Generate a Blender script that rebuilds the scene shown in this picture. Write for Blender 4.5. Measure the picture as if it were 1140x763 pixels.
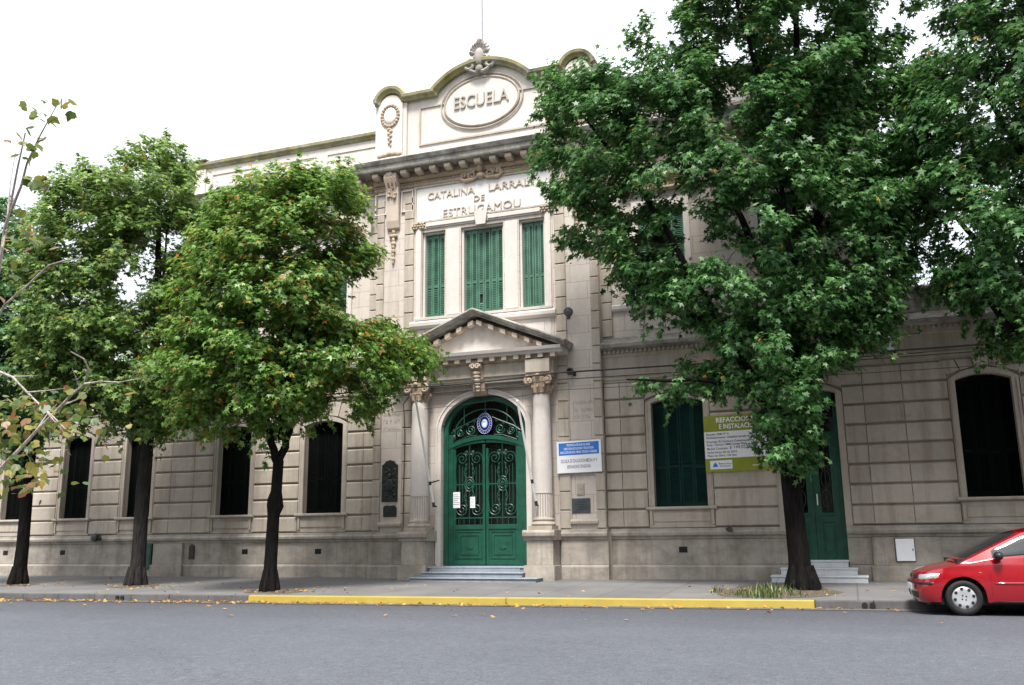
import bpy, math, random
import numpy as np
from mathutils import Vector, Matrix

for _o in list(bpy.data.objects):
    bpy.data.objects.remove(_o, do_unlink=True)
S = bpy.context.scene
COL = S.collection
R = math.radians

# ------------------------------------------------------------------ camera
cd = bpy.data.cameras.new('camera'); cam = bpy.data.objects.new('camera', cd); COL.objects.link(cam)
_yaw, _pit, _rol = R(20.122), R(11.901), R(-0.686)
_f = Vector((-math.sin(_yaw)*math.cos(_pit), math.cos(_yaw)*math.cos(_pit), math.sin(_pit)))
_r = Vector((math.cos(_yaw), math.sin(_yaw), 0)); _u = _r.cross(_f)
_rx = _r*math.cos(_rol) + _u*math.sin(_rol); _ux = -_r*math.sin(_rol) + _u*math.cos(_rol)
m = Matrix.Identity(4)
for i in range(3):
    m[i][0] = _rx[i]; m[i][1] = _ux[i]; m[i][2] = -_f[i]
m[0][3], m[1][3], m[2][3] = 0, -22.53, 1.4
cam.matrix_world = m
cd.sensor_fit = 'HORIZONTAL'; cd.sensor_width = 36; cd.lens = 36*1004.3/1140
cd.clip_start = .1; cd.clip_end = 4000
S.camera = cam

# ------------------------------------------------------------------ sky, sun, exposure
SUN_EL, SUN_AZ = R(60), R(168)      # azimuth from +Y, clockwise: behind the camera, a little to the left
W = bpy.data.worlds.new('World'); S.world = W; W.use_nodes = True
nt = W.node_tree; nt.nodes.clear()
wo = nt.nodes.new('ShaderNodeOutputWorld'); bg = nt.nodes.new('ShaderNodeBackground')
sky = nt.nodes.new('ShaderNodeTexSky'); sky.sky_type = 'NISHITA'; sky.sun_disc = False
sky.sun_elevation = SUN_EL; sky.sun_rotation = SUN_AZ
sky.air_density = 1.0; sky.dust_density = 4.0; sky.ozone_density = 1.0
tc = nt.nodes.new('ShaderNodeTexCoord'); cn = nt.nodes.new('ShaderNodeTexNoise')
cn.inputs['Scale'].default_value = 2.2; cn.inputs['Detail'].default_value = 5
nt.links.new(tc.outputs['Generated'], cn.inputs['Vector'])
cr = nt.nodes.new('ShaderNodeValToRGB')
cr.color_ramp.elements[0].position = .3; cr.color_ramp.elements[0].color = (.82, .84, .88, 1)
cr.color_ramp.elements[1].position = .7; cr.color_ramp.elements[1].color = (1, 1, 1, 1)
nt.links.new(cn.outputs['Fac'], cr.inputs['Fac'])
vm = nt.nodes.new('ShaderNodeMixRGB'); vm.blend_type = 'MULTIPLY'; vm.inputs['Fac'].default_value = 1
vm.inputs['Color2'].default_value = (8.5, 8.7, 9.0, 1)
nt.links.new(cr.outputs['Color'], vm.inputs['Color1'])
mx = nt.nodes.new('ShaderNodeMixRGB'); mx.inputs['Fac'].default_value = .8     # thin white overcast over the sky
nt.links.new(sky.outputs['Color'], mx.inputs['Color1']); nt.links.new(vm.outputs['Color'], mx.inputs['Color2'])
sxyz = nt.nodes.new('ShaderNodeSeparateXYZ'); nt.links.new(tc.outputs['Generated'], sxyz.inputs[0])
zl = nt.nodes.new('ShaderNodeMath'); zl.operation = 'MULTIPLY_ADD'; zl.use_clamp = False      # an overcast sky is brightest overhead
zl.inputs[1].default_value = .85; zl.inputs[2].default_value = .55; nt.links.new(sxyz.outputs['Z'], zl.inputs[0])
zc = nt.nodes.new('ShaderNodeMath'); zc.operation = 'MAXIMUM'; zc.inputs[1].default_value = .4; nt.links.new(zl.outputs[0], zc.inputs[0])
mz = nt.nodes.new('ShaderNodeMixRGB'); mz.blend_type = 'MULTIPLY'; mz.inputs['Fac'].default_value = 1
nt.links.new(mx.outputs['Color'], mz.inputs['Color1']); nt.links.new(zc.outputs[0], mz.inputs['Color2'])
nt.links.new(mz.outputs['Color'], bg.inputs['Color']); bg.inputs['Strength'].default_value = .085
nt.links.new(bg.outputs['Background'], wo.inputs['Surface'])
sl = bpy.data.lights.new('sun', 'SUN'); sun = bpy.data.objects.new('sun', sl); COL.objects.link(sun)
sl.energy = 2.4; sl.angle = R(14); sl.color = (1, .96, .9)
_sd = Vector((math.sin(SUN_AZ)*math.cos(SUN_EL), math.cos(SUN_AZ)*math.cos(SUN_EL), math.sin(SUN_EL)))
sun.rotation_euler = _sd.to_track_quat('Z', 'Y').to_euler(); sun.location = (0, -30, 40)
S.view_settings.view_transform = 'Standard'; S.view_settings.look = 'None'
S.view_settings.gamma = 1; S.view_settings.use_curve_mapping = False
S.view_settings.exposure = 1.5

# ------------------------------------------------------------------ helpers
class MB:
    def __init__(s): s.v = []; s.f = []
    def add(s, vs, fs):
        b = len(s.v); s.v += [tuple(p) for p in vs]; s.f += [tuple(i+b for i in f) for f in fs]; return s
    def box(s, x0, x1, y0, y1, z0, z1):
        if x0 > x1: x0, x1 = x1, x0
        if y0 > y1: y0, y1 = y1, y0
        return s.add([(x0,y0,z0),(x1,y0,z0),(x1,y1,z0),(x0,y1,z0),(x0,y0,z1),(x1,y0,z1),(x1,y1,z1),(x0,y1,z1)],
              [(0,3,2,1),(4,5,6,7),(0,1,5,4),(1,2,6,5),(2,3,7,6),(3,0,4,7)])
    def block(s, x0, x1, yf, yb, z0, z1, c=.025, cx=None):      # masonry block with a chamfered front
        d = c if cx is None else cx
        return s.add([(x0,yb,z0),(x1,yb,z0),(x1,yb,z1),(x0,yb,z1),
               (x0,yf+c*.6,z0),(x1,yf+c*.6,z0),(x1,yf+c,z1),(x0,yf+c,z1),
               (x0+d,yf,z0+c*.6),(x1-d,yf,z0+c*.6),(x1-d,yf,z1-c),(x0+d,yf,z1-c)],
              [(0,4,7,3),(1,2,6,5),(0,1,5,4),(3,7,6,2),(4,5,9,8),(5,6,10,9),(6,7,11,10),(7,4,8,11),(8,9,10,11)])
    def prism(s, poly, y0, y1):                        # polygon in x,z pushed along y
        n = len(poly)
        a = sum(poly[i][0]*poly[(i+1)%n][1]-poly[(i+1)%n][0]*poly[i][1] for i in range(n))
        if a < 0: poly = poly[::-1]
        vs = [(x,y0,z) for x,z in poly]+[(x,y1,z) for x,z in poly]
        fs = [tuple(range(n)), tuple(range(2*n-1, n-1, -1))]
        fs += [(i, i+n, (i+1)%n+n, (i+1)%n) for i in range(n)]
        return s.add(vs, fs)
    def xprism(s, poly, x0, x1):                       # polygon in y,z pushed along x
        n = len(poly)
        vs = [(x0,y,z) for y,z in poly]+[(x1,y,z) for y,z in poly]
        fs = [tuple(range(n-1,-1,-1)), tuple(range(n,2*n))]+[(i,(i+1)%n,(i+1)%n+n,i+n) for i in range(n)]
        return s.add(vs, fs)
    def tube(s, pts, rad, n=8, cap=True):
        pts = [Vector(p) for p in pts]; k = len(pts)
        rad = rad if isinstance(rad, (list, tuple)) else [rad]*k
        b = len(s.v); prev = None
        for i, p in enumerate(pts):
            d = (pts[min(i+1,k-1)]-pts[max(i-1,0)])
            if d.length < 1e-9: d = Vector((0,0,1))
            d.normalize()
            if prev is None:
                a = Vector((0,0,1)) if abs(d.z) < .9 else Vector((1,0,0))
                u = d.cross(a).normalized()
            else:
                u = (prev - d*prev.dot(d))
                u = u.normalized() if u.length > 1e-6 else d.orthogonal().normalized()
            prev = u; w = d.cross(u)
            for j in range(n):
                t = 2*math.pi*j/n
                s.v.append(tuple(p+(u*math.cos(t)+w*math.sin(t))*rad[i]))
        for i in range(k-1):
            for j in range(n):
                s.f.append((b+i*n+j, b+i*n+(j+1)%n, b+(i+1)*n+(j+1)%n, b+(i+1)*n+j))
        if cap:
            s.f.append(tuple(b+j for j in range(n-1,-1,-1))); s.f.append(tuple(b+(k-1)*n+j for j in range(n)))
        return s
    def lathe(s, prof, c, n=24, axis='z'):             # prof: (radius, height)
        b = len(s.v); k = len(prof)
        for r, h in prof:
            for j in range(n):
                t = 2*math.pi*j/n; a, d = r*math.cos(t), r*math.sin(t)
                s.v.append((c[0]+a, c[1]+d, c[2]+h) if axis == 'z' else (c[0]+a, c[1]+h, c[2]+d))
        for i in range(k-1):
            for j in range(n):
                q = (b+i*n+j, b+i*n+(j+1)%n, b+(i+1)*n+(j+1)%n, b+(i+1)*n+j)
                s.f.append(q if axis == 'z' else q[::-1])
        s.f.append(tuple(b+j for j in range(n-1,-1,-1))); s.f.append(tuple(b+(k-1)*n+j for j in range(n)))
        return s
    def ball(s, c, r, n=10, k=6):
        rx, ry, rz = r if isinstance(r, (list, tuple)) else (r, r, r)
        b = len(s.v); s.v.append((c[0],c[1],c[2]-rz))
        for i in range(1, k):
            p = -math.pi/2+math.pi*i/k
            for j in range(n):
                t = 2*math.pi*j/n
                s.v.append((c[0]+rx*math.cos(p)*math.cos(t), c[1]+ry*math.cos(p)*math.sin(t), c[2]+rz*math.sin(p)))
        s.v.append((c[0],c[1],c[2]+rz)); e = len(s.v)-1
        for j in range(n):
            s.f.append((b, b+1+(j+1)%n, b+1+j))
            for i in range(k-2):
                o = b+1+i*n; s.f.append((o+j, o+(j+1)%n, o+n+(j+1)%n, o+n+j))
            s.f.append((e, b+1+(k-2)*n+j, b+1+(k-2)*n+(j+1)%n))
        return s
    def sweep(s, path, prof):                          # closed profile (out, y) carried along a path in x,z
        k = len(path); n = len(prof); b = len(s.v)
        for i in range(k):
            x0, z0 = path[max(i-1,0)]; x1, z1 = path[min(i+1,k-1)]
            if 0 < i < k-1:
                d0 = Vector((path[i][0]-x0, path[i][1]-z0)).normalized(); d1 = Vector((x1-path[i][0], z1-path[i][1])).normalized()
                d = (d0+d1).normalized(); sc = 1/max(.5, d.dot(d0))
            else:
                d = Vector((x1-x0, z1-z0)).normalized(); sc = 1
            nx, nz = -d.y*sc, d.x*sc
            for h, y in prof: s.v.append((path[i][0]+nx*h, y, path[i][1]+nz*h))
        for i in range(k-1):
            for j in range(n):
                s.f.append((b+i*n+j, b+i*n+(j+1)%n, b+(i+1)*n+(j+1)%n, b+(i+1)*n+j))
        s.f.append(tuple(b+j for j in range(n-1,-1,-1))); s.f.append(tuple(b+(k-1)*n+j for j in range(n)))
        return s
    def build(s, name, mat, parent=None, smooth=False, bevel=0, origin=None, sub=0, fix=True):
        off = Vector((0,0,0)); p = parent
        while p is not None: off += p.location; p = p.parent
        if origin: off = off + Vector(origin)
        me = bpy.data.meshes.new(name)
        me.from_pydata([(x-off.x, y-off.y, z-off.z) for x,y,z in s.v], [], s.f)
        if fix:
            import bmesh
            bm = bmesh.new(); bm.from_mesh(me); bmesh.ops.recalc_face_normals(bm, faces=bm.faces); bm.to_mesh(me); bm.free()
        me.materials.append(mat)
        o = bpy.data.objects.new(name, me); COL.objects.link(o)
        if parent: o.parent = parent
        elif origin: o.location = origin
        if smooth:
            for q in me.polygons: q.use_smooth = True
            me.set_sharp_from_angle(angle=R(40))
        if bevel:
            b = o.modifiers.new('bevel', 'BEVEL'); b.width = bevel; b.segments = 2; b.limit_method = 'ANGLE'; b.angle_limit = R(40)
        if sub:
            b = o.modifiers.new('sub', 'SUBSURF'); b.levels = sub; b.render_levels = sub
        return o

def tag(o, label=None, cat=None, group=None, kind=None):
    if label: o['label'] = label
    if cat: o['category'] = cat
    if group: o['group'] = group
    if kind: o['kind'] = kind
    return o
def thing(name, loc, label, cat, group=None):
    o = bpy.data.objects.new(name, None); COL.objects.link(o); o.location = loc; o.empty_display_size = .3
    return tag(o, label, cat, group)
def copy_tree(o, parent=None):
    c = o.copy(); COL.objects.link(c)
    if parent: c.parent = parent
    for ch in list(o.children): copy_tree(ch, c)
    return c

_fc = {}
def letters(mb, text, cx, y, z, h, width=None, depth=.02, align='C', tilt=0, bold=0):
    """raised lettering in the facade plane (x,z), its back on y, cap height h"""
    cu = bpy.data.curves.new('t', 'FONT'); cu.body = text; cu.size = 1; cu.extrude = .5; cu.resolution_u = 3; cu.offset = bold
    o = bpy.data.objects.new('t', cu); COL.objects.link(o)
    bpy.context.view_layer.update()
    me = bpy.data.meshes.new_from_object(o.evaluated_get(bpy.context.evaluated_depsgraph_get()))
    n = len(me.vertices); co = np.zeros(n*3, 'f'); me.vertices.foreach_get('co', co); co = co.reshape(-1, 3)
    fs = [tuple(p.vertices) for p in me.polygons]
    bpy.data.objects.remove(o); bpy.data.curves.remove(cu); bpy.data.meshes.remove(me)
    x0, x1 = co[:,0].min(), co[:,0].max(); s = h/.69; sx = width/(x1-x0) if width else s
    ax = (x0+x1)/2 if align == 'C' else x0
    vs = [(cx+(p[0]-ax)*sx, y-depth*(p[2]+.5), z+p[1]*s+tilt*(p[0]-ax)*sx) for p in co]
    mb.add(vs, fs)

# ------------------------------------------------------------------ materials
def nodes(name):
    mt = bpy.data.materials.new(name); mt.use_nodes = True; t = mt.node_tree
    return mt, t, t.nodes['Principled BSDF']
def noise(t, vec, scale, detail=4, rough=.55):
    n = t.nodes.new('ShaderNodeTexNoise'); n.inputs['Scale'].default_value = scale
    n.inputs['Detail'].default_value = detail; n.inputs['Roughness'].default_value = rough
    t.links.new(vec, n.inputs['Vector']); return n.outputs['Fac']
def ramp(t, fac, *st):
    r = t.nodes.new('ShaderNodeValToRGB'); e = r.color_ramp.elements
    while len(e) < len(st): e.new(.5)
    for q, (p, c) in zip(e, st):
        q.position = p; q.color = (c, c, c, 1) if not isinstance(c, tuple) else c+(1,)
    t.links.new(fac, r.inputs['Fac']); return r.outputs['Color']
def mixc(t, fac, a, b, mode='MIX'):
    q = t.nodes.new('ShaderNodeMixRGB'); q.blend_type = mode
    for k, v in (('Fac', fac), ('Color1', a), ('Color2', b)):
        if isinstance(v, (int, float)): q.inputs[k].default_value = v
        elif isinstance(v, tuple): q.inputs[k].default_value = v+(1,)
        else: t.links.new(v, q.inputs[k])
    return q.outputs['Color']
def mapped(t, sc=(1,1,1), rot=(0,0,0)):
    g = t.nodes.new('ShaderNodeNewGeometry'); mp = t.nodes.new('ShaderNodeMapping')
    mp.inputs['Scale'].default_value = sc; mp.inputs['Rotation'].default_value = rot
    t.links.new(g.outputs['Position'], mp.inputs['Vector']); return mp.outputs['Vector']
def objmapped(t, sc=(1,1,1)):
    g = t.nodes.new('ShaderNodeTexCoord'); mp = t.nodes.new('ShaderNodeMapping')
    mp.inputs['Scale'].default_value = sc
    t.links.new(g.outputs['Object'], mp.inputs['Vector']); return mp.outputs['Vector']
def bump(t, b, h, strength=.3, dist=.01):
    q = t.nodes.new('ShaderNodeBump'); q.inputs['Strength'].default_value = strength; q.inputs['Distance'].default_value = dist
    t.links.new(h, q.inputs['Height']); t.links.new(q.outputs['Normal'], b.inputs['Normal'])
def plain(name, c, rough=.6, var=.15, scale=6, metal=0, bmp=0, coat=0, spec=.5):
    mt, t, b = nodes(name); v = objmapped(t)
    n = noise(t, v, scale)
    col = mixc(t, ramp(t, n, (.3, 0.), (.7, 1.)), tuple(q*(1-var) for q in c), tuple(min(1, q*(1+var)) for q in c))
    t.links.new(col, b.inputs['Base Color'])
    b.inputs['Roughness'].default_value = rough; b.inputs['Metallic'].default_value = metal
    b.inputs['Specular IOR Level'].default_value = spec
    if coat: b.inputs['Coat Weight'].default_value = coat; b.inputs['Coat Roughness'].default_value = .03
    if bmp: bump(t, b, noise(t, v, scale*6), bmp)
    return mt
def stone(name, c, streak=.35, soot=None, moss=0, brick=False, patch=.12, rough=.85, island=0):
    mt, t, b = nodes(name); v = mapped(t)
    big = noise(t, v, .55, 5, .6); fine = noise(t, v, 9, 6, .65)
    col = mixc(t, ramp(t, big, (.32, 0.), (.68, 1.)), tuple(q*(1-patch) for q in c), tuple(min(1, q*(1+patch)) for q in c))
    col = mixc(t, ramp(t, fine, (.35, 0.), (.65, .28)), col, tuple(q*.72 for q in c))
    st = noise(t, mapped(t, (2.6, 2.6, .22)), 1.4, 6, .7)                  # rain streaks
    col = mixc(t, ramp(t, st, (.47, 0.), (.68, streak)), col, (c[0]*.5, c[1]*.44, c[2]*.37))
    bl = noise(t, v, 1.7, 7, .72)                                          # weathered blotches
    col = mixc(t, ramp(t, bl, (.56, 0.), (.7, streak*.7)), col, (c[0]*.55, c[1]*.52, c[2]*.48))
    if island:                                                             # every block weathers its own way
        gi = t.nodes.new('ShaderNodeNewGeometry')
        col = mixc(t, 1, col, ramp(t, gi.outputs['Random Per Island'], (0, (1-island*1.3, 1-island*1.5, 1-island*1.75)), (.5, (1., 1., 1.)), (1, (1+island*.5,)*3)), 'MULTIPLY')
    if brick:
        q = t.nodes.new('ShaderNodeTexBrick'); sx = t.nodes.new('ShaderNodeSeparateXYZ'); cx = t.nodes.new('ShaderNodeCombineXYZ')
        t.links.new(v, sx.inputs[0]); t.links.new(sx.outputs['X'], cx.inputs['X']); t.links.new(sx.outputs['Z'], cx.inputs['Y'])
        t.links.new(cx.outputs[0], q.inputs['Vector'])
        q.inputs['Scale'].default_value = 1; q.inputs['Brick Width'].default_value = .93; q.inputs['Row Height'].default_value = .465
        q.inputs['Mortar Size'].default_value = .007; q.inputs['Mortar Smooth'].default_value = .3
        q.inputs['Color1'].default_value = (1,1,1,1); q.inputs['Color2'].default_value = (.93,.92,.91,1); q.inputs['Mortar'].default_value = (.55,.52,.49,1)
        col = mixc(t, 1, col, q.outputs['Color'], 'MULTIPLY')
    if soot:
        sn = noise(t, mapped(t, (1.1, 1.1, 1.6)), 1.3, 8, .75)
        col = mixc(t, ramp(t, sn, (.42, 0.), (.6, soot)), col, (.035, .033, .03))
    if moss:
        mn = noise(t, v, 1.6, 7, .7); g = t.nodes.new('ShaderNodeNewGeometry'); sp = t.nodes.new('ShaderNodeSeparateXYZ')
        t.links.new(g.outputs['Normal'], sp.inputs[0])
        up = ramp(t, sp.outputs['Z'], (.05, .5), (.6, 1.))
        col = mixc(t, mixc(t, 1, ramp(t, mn, (.38, 0.), (.56, moss)), up, 'MULTIPLY'), col, (.30, .27, .05))
    t.links.new(col, b.inputs['Base Color']); b.inputs['Roughness'].default_value = rough
    b.inputs['Specular IOR Level'].default_value = .25
    bump(t, b, fine, .35, .012)
    return mt

M = {}
SC = (.43, .383, .325)
M['stone'] = stone('weathered_stone', SC, .5, patch=.17)
M['blocks'] = stone('rusticated_stone', SC, .6, patch=.17, island=.11)
M['ashlar'] = stone('ashlar_stone', (.56, .505, .455), .26, brick=True, patch=.06)
M['pale'] = stone('pale_stone', (.60, .555, .52), .2, patch=.05)
M['panelw'] = stone('limewashed_panel', (.72, .69, .67), .1, patch=.03)
M['plinth'] = stone('plinth_stone', (.40, .362, .315), .6, soot=.32)
M['orn'] = stone('ornament_stone', (.46, .36, .27), .6, soot=.3)
M['cornice'] = stone('cornice_stone', (.40, .38, .35), .6, soot=.6)
M['coping'] = stone('mossy_coping', (.36, .35, .31), .6, soot=.75, moss=1.)
M['soot'] = stone('sooty_ledge', (.36, .335, .30), .6, soot=.65)
M['letter'] = stone('letter_stone', (.52, .44, .37), .3)
M['grey_letter'] = stone('grey_letter_stone', (.40, .365, .33), .4)
M['worn'] = stone('worn_letter_stone', (.42, .385, .34), .2)
M['green'] = plain('green_door_paint', (.006, .066, .040), .42, .3, 5, bmp=.15)
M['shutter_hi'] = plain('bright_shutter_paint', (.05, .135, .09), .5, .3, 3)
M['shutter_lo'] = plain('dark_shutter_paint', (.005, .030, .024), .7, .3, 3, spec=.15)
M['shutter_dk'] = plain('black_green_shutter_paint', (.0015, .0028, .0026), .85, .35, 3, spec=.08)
M['glass'] = plain('dark_glass', (.008, .010, .010), .06, .2, 2)
M['dark'] = plain('dark_void', (.006, .006, .006), .8)
M['bronze'] = plain('bronze_plaque', (.022, .027, .024), .42, .5, 14, metal=.5, bmp=.5)
M['slate'] = plain('slate_plaque', (.045, .055, .065), .4, .4, 10)
M['white'] = plain('white_sign_paint', (.80, .82, .84), .45, .03)
M['blue'] = plain('blue_sign_paint', (.02, .17, .58), .45, .08)
M['lime'] = plain('lime_sign_paint', (.23, .27, .012), .45, .1)
M['ink'] = plain('dark_ink', (.06, .06, .09), .6)
M['mauve'] = plain('mauve_ink', (.23, .17, .24), .6)
M['navy'] = plain('navy_enamel', (.012, .02, .14), .25)
M['sky'] = plain('pale_blue_enamel', (.45, .6, .75), .3)
M['bluestone'] = stone('blue_grey_step', (.25, .28, .32), .35, patch=.15)
M['marble'] = stone('white_marble_step', (.62, .64, .66), .35, patch=.1)
M['metal'] = plain('dark_metal', (.03, .03, .032), .45, .3, 8)
M['polewhite'] = plain('white_pole_paint', (.78, .78, .76), .4, .05)
M['cable'] = plain('black_cable', (.012, .012, .012), .6)
M['terra'] = plain('worn_ceramic', (.34, .29, .27), .5, .3, 20)
M['red'] = plain('red_car_paint', (.27, .0025, .009), .2, .04, 3, coat=1)
M['rubber'] = plain('black_rubber', (.006, .006, .0065), .7)
M['trim'] = plain('black_trim', (.012, .012, .014), .5)
M['silver'] = plain('silver_hubcap', (.62, .64, .66), .32, .06, metal=.6)
M['lamp'] = plain('clear_headlight', (.62, .66, .70), .08, .2, 30, metal=.5)
M['amber'] = plain('amber_lens', (.6, .22, .03), .15)
M['carglass'] = plain('car_glass', (.012, .015, .018), .03, .1, spec=.9)

# ------------------------------------------------------------------ ground
KS = .065
def kerb_y(x): return -5.55+KS*(x+11)
def far_kerb_y(x): return -16.9+KS*(x+11)

def m_asphalt():
    mt, t, b = nodes('asphalt'); v = mapped(t)
    n1 = noise(t, v, .35, 5, .6); n2 = noise(t, v, 38, 5, .75); n3 = noise(t, mapped(t, (.25, 1.6, 1)), .9, 6, .65)
    c = mixc(t, ramp(t, n1, (.3, 0.), (.7, 1.)), (.098, .107, .130), (.132, .143, .168))
    c = mixc(t, ramp(t, n3, (.45, 0.), (.62, .22)), c, (.15, .155, .172))
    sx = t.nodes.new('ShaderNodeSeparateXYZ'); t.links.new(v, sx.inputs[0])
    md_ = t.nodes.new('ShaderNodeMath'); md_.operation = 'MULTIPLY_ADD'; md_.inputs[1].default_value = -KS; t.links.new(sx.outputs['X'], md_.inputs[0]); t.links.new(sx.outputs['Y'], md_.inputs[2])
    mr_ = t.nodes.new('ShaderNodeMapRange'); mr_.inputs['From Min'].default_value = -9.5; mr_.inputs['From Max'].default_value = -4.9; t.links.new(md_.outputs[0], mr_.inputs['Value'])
    kerb_shade = t.nodes.new('ShaderNodeMath'); kerb_shade.operation = 'MULTIPLY'; t.links.new(mr_.outputs[0], kerb_shade.inputs[0]); t.links.new(ramp(t, noise(t, mapped(t, (.12, .6, 1)), 1.3, 4), (.2, .5), (.8, 1.)), kerb_shade.inputs[1])
    c = mixc(t, kerb_shade.outputs[0], c, (.050, .052, .060))                 # tree shade beside the kerb, painted into the asphalt colour
    c = mixc(t, ramp(t, n2, (.38, .0), (.60, .75)), c, (.040, .044, .052))
    n5 = noise(t, v, 11, 6, .8); c = mixc(t, ramp(t, n5, (.36, .55), (.5, 0.)), c, (.05, .054, .065)); c = mixc(t, ramp(t, n5, (.56, 0.), (.68, .4)), c, (.22, .23, .25))
    v2 = noise(t, v, 130, 2, .5); c = mixc(t, ramp(t, v2, (.6, 0.), (.72, .6)), c, (.26, .26, .27))
    cr_ = t.nodes.new('ShaderNodeTexVoronoi'); cr_.feature = 'DISTANCE_TO_EDGE'; cr_.inputs['Scale'].default_value = .28
    wn = t.nodes.new('ShaderNodeTexNoise'); wn.inputs['Scale'].default_value = 1.5; t.links.new(v, wn.inputs['Vector'])
    av = t.nodes.new('ShaderNodeVectorMath'); av.operation = 'MULTIPLY_ADD'; av.inputs[1].default_value = (1.6, 1.6, 0)
    t.links.new(wn.outputs['Color'], av.inputs[0]); t.links.new(v, av.inputs[2]); t.links.new(av.outputs[0], cr_.inputs['Vector'])
    c = mixc(t, ramp(t, cr_.outputs['Distance'], (.0, .3), (.004, 0.)), c, (.03, .03, .034))
    t.links.new(c, b.inputs['Base Color']); b.inputs['Roughness'].default_value = .8; b.inputs['Specular IOR Level'].default_value = .3
    bump(t, b, n2, .5, .01); return mt
def m_pave():
    mt, t, b = nodes('pavement_concrete'); v = mapped(t)
    n1 = noise(t, v, .8, 6, .65); n2 = noise(t, v, 30, 4, .7)
    c = mixc(t, ramp(t, n1, (.3, 0.), (.7, 1.)), (.115, .114, .113), (.175, .173, .172))
    c = mixc(t, ramp(t, n2, (.4, 0.), (.7, .4)), c, (.13, .125, .12))
    q = t.nodes.new('ShaderNodeTexBrick'); t.links.new(v, q.inputs['Vector']); q.offset = 0
    q.inputs['Scale'].default_value = 1; q.inputs['Brick Width'].default_value = 1.2; q.inputs['Row Height'].default_value = 1.2
    q.inputs['Mortar Size'].default_value = .012; q.inputs['Color1'].default_value = (1,1,1,1); q.inputs['Color2'].default_value = (.88,.88,.88,1)
    q.inputs['Mortar'].default_value = (.5,.5,.5,1)
    c = mixc(t, 1, c, q.outputs['Color'], 'MULTIPLY')
    t.links.new(c, b.inputs['Base Color']); b.inputs['Roughness'].default_value = .85; bump(t, b, n2, .3); return mt
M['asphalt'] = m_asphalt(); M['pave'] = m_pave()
M['kerb'] = stone('kerb_granite', (.115, .112, .115), .5, soot=.3)
M['soil'] = plain('earth', (.09, .07, .05), .95, .5, 9, bmp=.6)
def m_yellow():
    mt, t, b = nodes('yellow_kerb_paint'); v = mapped(t)
    n = noise(t, v, 2.2, 7, .7); n2 = noise(t, v, 14, 5, .7)
    c = mixc(t, ramp(t, n, (.3, 0.), (.7, 1.)), (.32, .235, .035), (.39, .295, .05))
    c = mixc(t, ramp(t, n2, (.62, 0.), (.72, .55)), c, (.22, .19, .13))
    t.links.new(c, b.inputs['Base Color']); b.inputs['Roughness'].default_value = .6; return mt
M['yellow'] = m_yellow()

g = MB(); g.add([(-1500,-1500,-.02),(1500,-1500,-.02),(1500,1500,-.02),(-1500,1500,-.02)], [(0,1,2,3)])
tag(g.build('ground', M['soil']), kind='structure')
rd = MB(); X0, X1 = -140, 120; N = 40
for i in range(N+1):
    x = X0+(X1-X0)*i/N
    a, b_ = far_kerb_y(x), kerb_y(x)
    for j in range(9):
        q = j/8; rd.v.append((x, a+(b_-a)*q, .0+.05*(1-(2*q-1)**2)*.6))
for i in range(N):
    for j in range(8):
        rd.f.append((i*9+j, (i+1)*9+j, (i+1)*9+j+1, i*9+j+1))
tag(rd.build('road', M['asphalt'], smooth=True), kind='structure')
def strip(name, x0, x1, f0, f1, z0, z1, mat, n=30, thick=None):
    b = MB()
    for i in range(n+1):
        x = x0+(x1-x0)*i/n
        b.v += [(x, f0(x), z0), (x, f1(x), z1)]
    for i in range(n): b.f.append((2*i, 2*i+2, 2*i+3, 2*i+1))
    return tag(b.build(name, mat), kind='structure')
KW = .16
strip('pavement', X0, X1, lambda x: kerb_y(x)+KW, lambda x: .6, .142, .262, M['pave'])
strip('far_pavement', X0, X1, lambda x: far_kerb_y(x)-9, lambda x: far_kerb_y(x)-KW, .2, .142, M['pave'])
def kerb(name, x0, x1, mat, fy=kerb_y, sgn=1, h=.148, seg=1.0):
    b = MB(); n = max(1, int(round((x1-x0)/seg))); rnd = random.Random(3)
    for i in range(n):
        a = x0+(x1-x0)*i/n+.004; c = x0+(x1-x0)*(i+1)/n-.004; hh = h+rnd.uniform(-.006, .006); e = rnd.uniform(-.006, .006)
        y0, y1 = fy(a)+e, fy(c)+e
        w = KW*sgn
        vs = [(a,y0,-.1),(c,y1,-.1),(c,y1+w,-.1),(a,y0+w,-.1),(a,y0+.02*sgn,hh),(c,y1+.02*sgn,hh),(c,y1+w,hh),(a,y0+w,hh)]
        b.add(vs, [(0,3,2,1),(4,5,6,7),(0,1,5,4),(1,2,6,5),(2,3,7,6),(3,0,4,7)])
    return tag(b.build(name, mat, bevel=.018), kind='structure')
kerb('kerb', -60, -12.32, M['kerb']); kerb('yellow_kerb', -12.32, -.74, M['yellow'], seg=5.8); kerb('kerb', -.74, 50, M['kerb'])
kerb('far_kerb', -60, 50, M['kerb'], far_kerb_y, -1)
strip('gutter', -60, 50, lambda x: kerb_y(x)-.38, lambda x: kerb_y(x)+.01, .012, .008, stone('gutter_concrete', (.13, .125, .12), .5, soot=.3))
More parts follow.
